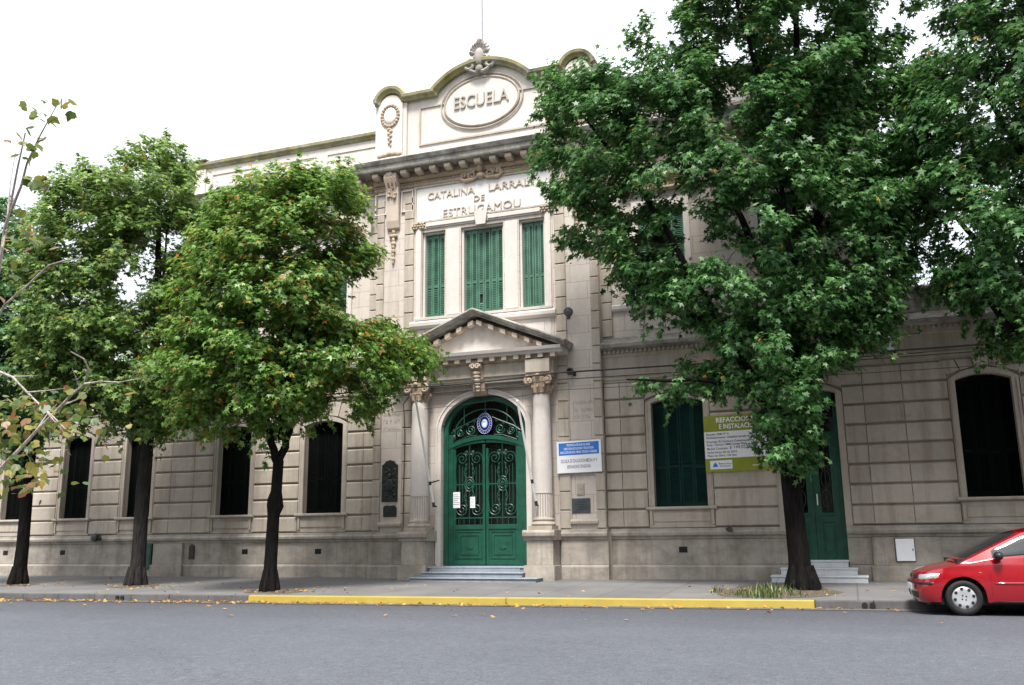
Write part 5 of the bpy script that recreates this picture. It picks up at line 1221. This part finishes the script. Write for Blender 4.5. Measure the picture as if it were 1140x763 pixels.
LV = [ (-4.34,-18.94,3.89), (-4.29,-18.95,3.83), (-4.32,-18.88,3.88), (-4.20,-18.92,3.89), (-4.15,-18.90,3.78), (-4.20,-18.84,3.91), (-4.24,-18.69,3.92), (-4.25,-18.74,3.95), (-4.33,-18.76,3.85), (-4.24,-18.89,3.79), (-4.39,-18.84,3.79), (-4.29,-18.87,3.70), (-4.30,-18.89,3.62), (-4.24,-18.89,3.63), (-4.37,-18.92,3.71), (-4.58,-18.77,3.76), (-4.57,-18.78,3.67), (-4.50,-18.78,3.72), (-4.47,-18.75,3.64), (-4.34,-18.86,3.46), (-4.35,-18.83,3.47), (-4.39,-18.74,3.49), (-4.38,-18.71,3.52), (-4.39,-18.67,3.51), (-4.44,-18.68,3.49), (-4.29,-18.86,3.41), (-4.40,-18.74,3.45), (-4.52,-18.73,3.29), (-4.49,-18.76,3.21), (-4.38,-18.81,3.16), (-4.41,-18.74,3.20), (-4.34,-18.82,3.12), (-4.48,-18.61,3.20), (-4.44,-18.61,3.15), (-4.34,-18.67,3.14), (-4.36,-18.75,3.10), (-4.58,-18.65,3.15), (-4.46,-18.70,3.09), (-4.64,-18.69,3.20), (-4.62,-18.67,3.12), (-4.50,-18.72,3.02), (-4.43,-18.70,2.94), (-4.46,-18.65,2.94), (-4.45,-18.71,2.96), (-4.40,-18.85,3.27), (-4.51,-18.81,3.11), (-4.70,-18.65,2.83), (-4.07,-18.54,2.27), (-4.01,-18.52,2.28), (-4.12,-18.38,2.30), (-3.96,-18.41,2.22), (-3.97,-18.34,2.24), (-4.29,-18.48,2.27), (-4.24,-18.50,2.24), (-4.33,-18.32,2.25), (-4.16,-18.50,2.14), (-4.24,-18.46,2.17), (-4.54,-18.71,1.84), (-4.50,-18.64,1.78), (-4.21,-18.74,1.67), (-5.04,-18.43,2.15), (-4.34,-18.63,2.09), (-4.34,-18.91,1.92), (-4.95,-18.28,1.66), (-4.74,-18.37,1.67), (-4.12,-18.69,2.03), (-4.47,-18.64,2.16), (-3.89,-18.80,1.99), (-5.06,-18.43,2.19), (-4.28,-18.85,2.03), (-4.32,-18.94,2.15), (-4.45,-18.81,1.81), (-4.60,-18.78,1.93), (-4.48,-18.53,1.76), (-4.30,-18.91,1.95), (-4.93,-18.26,2.15), (-4.43,-18.80,2.07), (-4.42,-18.78,1.69), (-4.90,-18.49,1.68), (-4.30,-18.77,2.16), (-4.44,-18.31,2.06), (-4.42,-18.40,1.85), (-4.29,-18.62,1.81), (-5.25,-18.19,1.67), (-4.92,-18.54,2.18), (-4.90,-18.13,1.82), (-4.58,-18.23,2.23), (-4.30,-18.67,1.69), (-4.78,-18.19,2.10), (-4.81,-18.21,1.99), (-4.37,-18.62,2.15), (-4.70,-18.67,1.91), (-4.17,-18.66,2.03), (-4.88,-18.55,2.21), (-4.56,-18.77,1.69), (-4.63,-18.56,1.73), (-4.68,-18.19,2.20), (-4.72,-18.62,2.17), (-5.01,-18.23,1.96), (-4.66,-18.54,1.91), (-4.60,-18.62,1.72), (-4.59,-18.37,1.84), (-4.66,-18.51,1.68), (-4.61,-18.16,2.11), (-4.66,-18.65,1.76), (-4.10,-18.82,2.11), (-4.49,-18.78,1.73), (-4.20,-18.55,2.00), (-4.39,-18.60,2.18), (-4.42,-18.33,2.16), (-4.24,-18.92,2.01), (-5.16,-18.30,1.68), (-4.58,-18.43,1.95), (-4.69,-18.26,1.85), (-4.35,-18.59,1.72), (-4.63,-18.12,2.04), (-4.21,-18.68,2.03), (-5.10,-18.15,1.91), (-4.30,-18.53,2.07), (-4.86,-18.61,2.15), (-4.34,-18.55,1.86), (-5.16,-18.28,2.29), (-4.15,-18.81,2.01), (-5.06,-18.27,2.18), (-4.57,-18.75,2.08), (-4.40,-18.80,1.90), (-4.27,-18.91,2.12), (-4.75,-18.14,1.87), (-4.62,-18.28,1.92), (-4.24,-18.75,1.91), (-4.55,-18.71,1.69), (-4.95,-18.23,1.86), (-4.59,-18.61,2.01), (-4.42,-18.91,1.68), (-5.07,-18.29,1.75), (-4.70,-18.57,1.91), (-4.69,-18.25,2.19), (-4.94,-18.23,1.74), (-4.59,-18.44,2.21), (-4.43,-18.32,2.08), (-4.61,-18.76,1.84), (-4.80,-18.40,1.70), (-5.01,-18.20,1.76), (-4.57,-18.36,1.82), (-4.81,-18.43,2.24), (-4.65,-18.42,1.92), (-4.31,-18.91,2.07), (-4.82,-18.15,2.25), (-3.98,-18.78,1.82), (-4.44,-18.65,2.15), (-4.28,-18.54,2.05), (-4.94,-18.30,1.85), (-5.25,-18.23,1.73), (-4.62,-18.59,1.78), (-4.36,-18.57,1.72), (-4.49,-18.50,2.10), (-4.63,-18.78,2.07), (-4.79,-18.13,2.27), (-4.48,-18.83,2.16), (-5.08,-18.17,2.02), (-5.04,-18.35,2.15), (-4.63,-18.68,1.64), (-4.88,-18.16,1.87), (-4.53,-18.79,1.71), (-4.15,-18.70,2.10), (-4.66,-18.75,2.04), (-5.14,-18.27,2.19), (-4.15,-18.73,1.70), (-4.70,-18.62,2.17), (-4.42,-18.59,1.90), (-4.51,-18.80,2.09), (-4.61,-18.43,2.15), (-4.82,-18.40,2.05), (-4.17,-18.56,2.11), (-5.11,-18.40,2.19), (-4.37,-18.70,2.20), (-4.51,-18.64,1.95), (-4.17,-18.91,2.10), (-4.41,-18.72,2.16), (-4.53,-18.45,1.69), (-4.84,-18.48,1.88), (-4.11,-18.82,1.76), (-4.30,-18.75,1.73), (-4.62,-18.79,2.12), (-4.70,-18.44,2.08), (-4.90,-18.46,2.06), (-4.17,-18.56,2.07), (-4.43,-18.59,1.90), (-4.31,-18.48,2.13), (-4.89,-18.46,1.71), (-5.08,-18.32,1.68), (-4.30,-18.65,1.89), (-5.14,-18.33,2.00), (-4.54,-18.73,1.94), (-4.26,-18.51,2.06), (-5.17,-18.34,1.96), (-4.51,-18.62,2.20), (-4.59,-18.17,2.12), (-5.13,-18.19,1.70), (-4.85,-18.62,2.08), (-4.70,-18.46,2.22), (-4.48,-18.44,1.86), (-4.17,-18.80,1.79), (-4.24,-18.85,2.12), (-4.27,-18.59,2.03), (-4.36,-18.82,1.85), (-4.89,-18.37,2.06), (-4.33,-18.68,1.90), (-4.46,-18.53,2.15), (-4.54,-18.40,1.92), (-4.89,-18.18,2.20), (-4.85,-18.09,1.83), (-4.41,-18.68,2.03), (-4.50,-18.70,2.05), (-4.54,-18.72,1.93), (-4.49,-18.65,1.83), (-4.40,-18.74,1.71), (-4.24,-18.67,1.88), (-4.64,-18.58,1.65), (-4.91,-18.39,2.01), (-4.91,-18.38,2.25), (-4.33,-19.00,2.15), (-4.30,-18.56,1.89), (-4.22,-18.89,1.79), (-4.72,-18.44,1.79), (-4.53,-18.50,1.66), (-4.20,-18.91,2.06), (-4.63,-18.62,2.17), (-4.47,-18.31,2.08), (-4.01,-18.73,1.96), (-4.75,-18.18,2.02), (-4.88,-18.15,1.90), (-4.27,-18.91,1.99), (-4.19,-18.73,2.07), (-4.47,-18.57,1.70), (-4.90,-18.27,2.03), (-4.36,-18.90,1.69), (-4.12,-18.75,2.03), (-4.82,-18.40,2.12), (-4.94,-18.11,1.88), (-4.42,-18.46,2.04), (-4.55,-18.40,2.11), (-4.46,-18.79,1.83), (-5.20,-18.27,1.68), (-4.93,-18.36,2.28), (-4.65,-18.25,2.20), (-4.74,-18.69,2.21) ]

b = MB()
b.tube([(-6.05,-18.35,.1),(-6.03,-18.37,.6),(-5.95,-18.38,1.3),(-5.78,-18.38,2.0),(-5.62,-18.36,2.7)], [.055,.05,.045,.04,.03], 10)
for i, l in enumerate(BR):
    n = len(l); r0 = (.016,.009,.008,.011,.012,.014,.006)[i] if i < 7 else .005
    if i in (0, 3, 4, 5): l = [{0:(-5.66,-18.36,2.5),3:(-5.75,-18.38,2.1),4:(-5.72,-18.38,2.25),5:(-5.9,-18.38,1.5)}[i]]+l; n += 1
    b.tube(l, [r0*(1-.75*k/(n-1)) for k in range(n)], 7)
b.build('trunk', BKP, YT, smooth=True, fix=False)
YM = leaf_mat('yellowing_leaves', ((0,(.035,.07,.015)),(.35,(.075,.13,.022)),(.65,(.17,.20,.035)),(.82,(.30,.25,.05)),(1,(.07,.11,.022))), ((0,(.26,.17,.05)),(.5,(.19,.085,.04)),(1,(.30,.22,.07))), .1, .35, lo=.5)
_r = np.random.default_rng(21); P = np.array(LV); P = np.concatenate([P[:50], P[:50]+_r.normal(size=(50,3))*.035, P[50:], P[57:]+_r.normal(size=(len(P)-57,3))*np.array([.07,.25,.06])]); n = len(P)
Nn = np.array([0,-.35,.8])+_r.normal(size=(n,3))*.6; Nn /= np.linalg.norm(Nn, axis=1, keepdims=True)
T = np.array([.2,0,-.75])+_r.normal(size=(n,3))*.55
PT = [(180,.35),(-140,.52),(-100,.6),(-62,.72),(-35,.62),(-14,.8),(0,1.0),(14,.8),(35,.62),(62,.72),(100,.6),(140,.52)]
leaves_mesh('crown', P, Nn, T, np.where(np.arange(n) < 105, _r.uniform(.032,.052,n), _r.uniform(.026,.050,n)), YM, YT, _r, PT, .3)

# ------------------------------------------------------------------ ground cover
def stuff_leaves():
    r = np.random.default_rng(5); P = []
    for _ in range(900):
        x = r.uniform(-27, 5) if r.random() < .45 else r.uniform(-27, -9); k = kerb_y(x)
        y = k-abs(r.normal())*.26-.03
        P.append((x, y, .02+r.uniform(0,.02)))
    for cx, cy, n, s in ((-12.2,-4.6,70,.7),(-17,-3.8,50,.9),(-21,-3.7,40,.9),(-1.6,-3.3,30,.9)):
        for _ in range(n):
            x, y = cx+r.normal()*s, cy+r.normal()*s*.6
            if y > kerb_y(x)+.2: P.append((x, y, ground_z(x, y)+.03))
    for _ in range(110):
        x = r.uniform(-27,5); y = r.uniform(kerb_y(x)+.2, -.3); P.append((x, y, ground_z(x, y)+.012))
    for _ in range(45):
        x = r.uniform(-22,3); y = kerb_y(x)-r.uniform(.3,3.5); P.append((x, y, .045))
    P = np.array(P); n = len(P); N_ = np.array([0,0,1.])+r.normal(size=(n,3))*.3; N_ /= np.linalg.norm(N_,axis=1,keepdims=True)
    lm = leaf_mat('fallen_leaf', ((0,(.34,.17,.04)),(.5,(.46,.28,.09)),(1,(.30,.14,.05))), ((0,(.5,.38,.12)),(1,(.4,.2,.06))), .3, .1)
    return leaves_mesh('fallen_leaves', P, N_, r.normal(size=(n,3)), r.uniform(.035,.075,n), lm, None, r)
tag(stuff_leaves(), 'yellow and brown fallen leaves along the gutter and pavement', 'leaves', kind='stuff')
def weeds():
    r = random.Random(9); b = MB(); cl_ = [(-1.6+r.gauss(0,.5), -3.3+r.uniform(-1.1,1.1), r.uniform(.5,1.7)) for _ in range(22)]
    for _ in range(1500):
        if r.random() < .75:
            cx_, cy_, hs = cl_[r.randrange(len(cl_))]; x = cx_+r.gauss(0,.13); y = cy_+r.gauss(0,.13)
        else: x = -1.6+r.gauss(0,.55); y = -3.2+r.uniform(-1.2,1.1); hs = .6
        if not (-2.75 < x < -.25) or y < kerb_y(x)+.2: continue
        if (x+1.03)**2+(y+2.8)**2 < .09: continue
        z = ground_z(x,y); h = (abs(r.gauss(.05,.045))+.02)*hs; t = r.uniform(0,6.28); l = r.uniform(.2,.9)*h; w = r.uniform(.006,.014)
        dx, dy = math.cos(t), math.sin(t)
        b.add([(x-dy*w,y+dx*w,z),(x+dy*w,y-dx*w,z),(x+dx*l*.4+dy*w*.7,y+dy*l*.4-dx*w*.7,z+h*.65),(x+dx*l*.4-dy*w*.7,y+dy*l*.4+dx*w*.7,z+h*.65),(x+dx*l,y+dy*l,z+h)],[(0,1,2,3),(3,2,4)])
    return b.build('weeds', leaf_mat('weed_blades', ((0,(.03,.07,.02)),(.5,(.07,.12,.03)),(1,(.16,.17,.06))), ((0,(.25,.2,.09)),(1,(.2,.13,.06))), .3, .2), fix=False)
tag(weeds(), 'tufts of weeds and grass at the foot of the thick black trunk', 'weeds', kind='stuff')

# ------------------------------------------------------------------ the red car
CAR = thing('parked_car', (0,0,0), 'small red hatchback parked at the kerb at the right edge', 'car')
WB = 2.37; WR = .29
def lerp_tab(tab, x):
    if x <= tab[0][0]: return tab[0][1]
    for (a, p), (c, q) in zip(tab, tab[1:]):
        if x <= c:
            t = (x-a)/(c-a); t = t*t*(3-2*t)*.5+t*.5; return p+(q-p)*t
    return tab[-1][1]
ZTOP = [(-.72,.645),(-.6,.69),(-.3,.765),(.1,.845),(.55,.915),(1.6,.95),(2.6,.985),(2.98,.97)]
def zb(x):
    z = .215 if x > -.5 else .20
    for cx in (0, WB):
        d = abs(x-cx)
        if d < .345: z = max(z, WR+math.sqrt(.345**2-d*d))
    return z
XF, XB = -.72, 2.98
def plan(s, z):
    """s 0..1: front centre, side, rear centre -> x,y of the near flank (y<0) at height z"""
    hw = lerp_tab([(.18,.765),(.34,.80),(.50,.815),(.62,.815),(.78,.79),(.98,.735)], z)
    fx = lerp_tab([(.18,.07),(.26,.02),(.36,.0),(.52,.0),(.545,.035),(.64,.06),(.72,.12),(.9,.3)], z)
    bx = lerp_tab([(.18,.06),(.3,.0),(.55,.0),(.6,.04),(.98,.12)], z)
    if s < .2:
        a = s/.2*math.pi/2; xc = .0; x0 = XF+fx
        return xc-(xc-x0)*math.cos(a)**.42, -hw*math.sin(a)**.62
    if s > .9:
        a = (1-s)/.1*math.pi/2; xc = 2.6; x0 = XB-bx
        return xc+(x0-xc)*math.cos(a)**.42, -hw*math.sin(a)**.55
    return (s-.2)/.7*2.6, -hw
SS = [i/60*.2 for i in range(61)]+[.2+.7*i/110 for i in range(1,111)]+[.9+.1*i/14 for i in range(1,15)]
TT = [0,.05,.12,.22,.33,.44,.55,.66,.77,.86,.93,.98,1]
def top_z(s):
    x, _ = plan(s, .7); return lerp_tab(ZTOP, x)
def flank(s, t):
    zt = top_z(s); x0, _ = plan(s, .45); z = zb(x0); z = z+(zt-z)*t
    x, y = plan(s, z)
    if 0 < s < 1 and t < 1: z = max(z, min(zb(x), zt))
    return x, y, z
b = MB(); nS, nT = len(SS), len(TT)
for side in (1, -1):
    o = len(b.v)
    for s in SS:
        for t in TT:
            x, y, z = flank(s, t); b.v.append((x, y*side, z))
    for i in range(nS-1):
        for j in range(nT-1):
            q = (o+i*nT+j, o+(i+1)*nT+j, o+(i+1)*nT+j+1, o+i*nT+j+1); b.f.append(q if side == 1 else q[::-1])
hood = [i for i, s in enumerate(SS) if flank(s,1)[0] < .5]
o = len(b.v); NY = 10
for i in hood:
    x, y, z = flank(SS[i], 1); y = abs(y)
    for j in range(NY+1):
        yy = -y+2*y*j/NY; b.v.append((x-.05*(1-(yy/.8)**2)*min(1,max(0,(.2-x)))*0, yy, z+.055*((y/.8)**2-(yy/.8)**2)))
for k in range(len(hood)-1):
    for j in range(NY): b.f.append((o+k*(NY+1)+j, o+k*(NY+1)+j+1, o+(k+1)*(NY+1)+j+1, o+(k+1)*(NY+1)+j))
# greenhouse
def zr(x): return lerp_tab([(.0,.842),(1.0,1.335),(1.28,1.395),(1.7,1.42),(2.3,1.40),(2.6,1.35),(2.93,1.0)], x) if x > 1.0 else .842+(x-.0)/1.0*.493
def belt(x): return lerp_tab(ZTOP, x)-.004
def hwr(x): return lerp_tab([(.0,.72),(1.0,.585),(1.8,.575),(2.6,.55),(2.95,.62)], x)
def side_pt(x, f):
    zt, zl = zr(x), min(belt(x), zr(x)-.001); return x, -(.735+(hwr(x)-.735)*f), zl+(zt-zl)*f
def roof_pt(x, g):
    w = hwr(x)*g; return x-.10*(1-g*g)*max(0, min(1, (1.25-x)/.4)), w, zr(x)+.035*(1-g*g)
GX = [.0+.0535*i for i in range(56)]
rows = []
for x in GX:
    L = [side_pt(x, f) for f in (0,.25,.5,.75,.93,.985)]; P_ = [roof_pt(x, gg) for gg in (-.96,-.8,-.4,0,.4,.8,.96)]
    rows.append(L+P_+[(p[0],-p[1],p[2]) for p in L[::-1]])
o = len(b.v); n = len(rows[0])
for r_ in rows: b.v += r_
for i in range(len(rows)-1):
    for j in range(n-1): b.f.append((o+i*n+j, o+i*n+j+1, o+(i+1)*n+j+1, o+(i+1)*n+j))
b.f.append(tuple(o+j for j in range(n))); b.f.append(tuple(o+(len(rows)-1)*n+j for j in range(n-1,-1,-1)))
body = b.build('body', M['red'], CAR, smooth=True)
def patch(name, mat, us, vs, fn, off=.006, both=True, parent=None):
    for side in ((1,-1) if both else (1,)):
        b = MB()
        G_ = [[Vector(fn(u, v)) for v in vs] for u in us]; o = len(b.v); nu, nv = len(us), len(vs)
        for i in range(nu):
            for j in range(nv):
                du = G_[min(i+1,nu-1)][j]-G_[max(i-1,0)][j]; dv = G_[i][min(j+1,nv-1)]-G_[i][max(j-1,0)]
                q = du.cross(dv); q = q.normalized() if q.length > 1e-9 else Vector((0,-1,0))
                ref = Vector((-.4,-1,.4)) if fn is not roof_pt else Vector((-.3,0,1))
                if q.dot(ref) < 0: q = -q
                e = 0 < i < nu-1 and 0 < j < nv-1
                p = G_[i][j]+q*(off if e else -.004); b.v.append((p.x, p.y*side, p.z))
        for i in range(nu-1):
            for j in range(nv-1):
                q = (o+i*nv+j, o+(i+1)*nv+j, o+(i+1)*nv+j+1, o+i*nv+j+1); b.f.append(q if side == 1 else q[::-1])
        b.build(name, mat, parent or CAR, smooth=True)
lin = lambda a, c, n: [a+(c-a)*i/n for i in range(n+1)]
patch('windshield', M['carglass'], lin(.10,.99,12), lin(-.92,.92,10), roof_pt, .008, both=False)
patch('side_window', M['carglass'], lin(.47,1.55,16), lin(.07,.90,6), side_pt, .008)
patch('rear_side_window', M['carglass'], lin(1.67,2.5,10), lin(.07,.90,6), side_pt, .008)
def fl_z(s, z):
    x, y = plan(s, z); return x, y, z
def hl(u, v):                                          # headlight: low at the nose, pointed on the wing
    s = .055+.118*u; x, _ = plan(s, .65); zt = lerp_tab(ZTOP, x)-.025; zl = .565+.045*u*u
    return fl_z(s, zl+(min(zt, .70-.055*u*u+.03*u)-zl)*v)
patch('headlight', M['lamp'], lin(0,1,12), lin(0,1,5), hl, .007)
patch('indicator', M['amber'], lin(.152,.163,2), lin(.585,.625,2), fl_z, .012)
patch('bumper_strip', M['trim'], lin(.0,.158,30), lin(.495,.54,3), fl_z, .012)
patch('lower_grille', M['trim'], lin(.0,.075,10), lin(.24,.40,3), fl_z, .008)
patch('upper_grille', M['trim'], lin(.0,.05,8), lin(.575,.645,3), fl_z, .008)
patch('side_marker', M['lamp'], lin(.2+.7*.25/2.6,.2+.7*.30/2.6,2), lin(.69,.705,2), fl_z, .008)
patch('door_seam', M['trim'], lin(.2+.7*.418/2.6,.2+.7*.426/2.6,2), lin(.24,.90,8), fl_z, .003)
patch('wing_seam', M['trim'], lin(.2+.7*.03/2.6,.2+.7*.41/2.6,12), [0,.5,1], lambda s, v: fl_z(s, top_z(s)-.028+.006*v), .003)
patch('sill_trim', M['trim'], lin(.2+.7*.36/2.6,.2+.7*1.95/2.6,12), lin(.205,.25,2), fl_z, .006)
patch('door_moulding', M['red'], lin(.2+.7*.44/2.6,.2+.7*1.7/2.6,12), lin(.50,.545,3), fl_z, .012)
b = MB()
for side in (1,-1):
    b.ball((.56,-.87*side,.965),(.075,.11,.072),14,8); b.tube([(.54,-.86*side,.945),(.56,-.72*side,.925)], .022, 6)
b.build('mirror', M['trim'], CAR, smooth=True)
b = MB(); b.box(-.735,-.715,-.26,.26,.40,.49); b.build('number_plate', M['white'], CAR)
b = MB()
for y0 in (-.45,.05): b.tube([(.08,y0,.925),(.18,y0+.25,.975),(.27,y0+.5,1.02)], .008, 5)
b.build('wiper', M['trim'], CAR)
b = MB(); b.box(-.04,.12,-.66,.66,.82,.905); b.build('cowl', M['trim'], CAR)
b = MB(); b.box(-.55,2.85,-.66,.66,.17,.40); b.build('underbody', M['dark'], CAR)
for cx in (0, WB):
    for side in (1,-1):
        b = MB(); P_ = [(cx+.35*math.cos(math.pi*i/12), WR+.35*math.sin(math.pi*i/12)) for i in range(13)]
        o = len(b.v); b.v += [(x,-.79*side,z) for x,z in P_]+[(x,-.4*side,z) for x,z in P_]
        for i in range(12): b.f.append((o+i,o+i+1,o+14+i,o+13+i))
        b.f.append(tuple(o+13+i for i in range(13)))
        b.build('arch_liner', M['dark'], CAR)
b = MB(); b.tube([(1.25,0,1.41),(1.45,0,1.60)], .006, 5); b.build('aerial', M['trim'], CAR)
wheels = []
for cx in (0, WB):
    for side in (1,-1):
        y = -.70*side; sg_ = -side; b = MB()
        b.lathe([(.05,sg_*.062),(.10,sg_*.075),(.165,sg_*.07),(.188,sg_*.055),(.19,sg_*.02)], (cx,y,WR), 36, 'y'); w = b.build('wheel', M['silver'], CAR, smooth=True)
        b = MB(); b.lathe([(.186,sg_*.03),(.192,sg_*.075),(.225,sg_*.088),(.265,sg_*.082),(.285,sg_*.06),(.29,sg_*.02),(.29,-sg_*.05),(.27,-sg_*.085),(.19,-sg_*.085)], (cx,y,WR), 40, 'y'); b.build('tyre', M['rubber'], w, smooth=True)
        b = MB()
        for k in range(8):
            t = 2*math.pi*k/8+.2; b.lathe([(.026,-.004*side),(.026,.004*side)], (cx+.145*math.cos(t), y+sg_*.0745, WR+.145*math.sin(t)), 10, 'y')
        for k in range(4):
            t = 2*math.pi*k/4+.6; b.lathe([(.012,-.003*side),(.012,.004*side)], (cx+.04*math.cos(t), y+sg_*.066, WR+.04*math.sin(t)), 8, 'y')
        b.build('hub_holes', M['trim'], w)
CAR.location = (1.55,-5.22,.012); CAR.rotation_euler = (0,0,math.atan(KS)); CAR.scale = (.97,)*3

# trees and houses added out of view to shade the lower school front
for i, (x, y, src, a, lab) in enumerate(((-16.5,-19.2,0,.8,'green tree added out of view to shade the school, left of the camera'),(8.2,-18.6,1,2.2,'dark green tree added out of view to shade the school, right of the camera'),(-6.5,-26.3,0,3.9,'green tree added behind the camera to shade the school, left one'),(3.5,-26.5,1,5.1,'dark green tree added behind the camera to shade the school, right one'))):
    o = copy_tree([q for q in S.objects if q.get('category') == 'tree' and q['label'].startswith(('round','largest')[src])][0])
    o.location = (x, y, .15); o.rotation_euler = (0,0,a); o['label'] = lab; o['group'] = 'unseen trees added for shade'
    if src: o.scale = (.85,.85,.75)
for i, (x0, x1, h, lab) in enumerate(((-34,-12,11.5,'plain two-storey house added out of view to shade the school, left'),(-11.98,8,9.5,'plain lower house added out of view to shade the school, middle'),(8.02,30,12.0,'plain tall house added out of view to shade the school, right'))):
    t = thing('house', ((x0+x1)/2,-29,.2), lab, 'building', 'unseen houses added for shade')  # unseen block, added and sized to keep low sky light off the facade
    b = MB(); ops = []; x = x0+1.5
    while x < x1-2.4: ops += [(x,x+1.2,1.1,3.2)]+([(x,x+1.2,4.6,6.2)] if h > 7 else []); x += 3.4
    b2 = MB(); wall(b2, x0, x1, 0, h, -29.4, -29, ops); b2.build('wall', M['pale'] if i != 1 else M['stone'], t)
    b.box(x0+.2, x1-.2, -40, -29.42, 0, h-.2); b.build('rear_mass', M['stone'], t)
    for o in ops:
        w = MB(); w.box(o[0],o[1],-29.3,-29.25,o[2],o[3]); w.build('window', M['glass'], t)
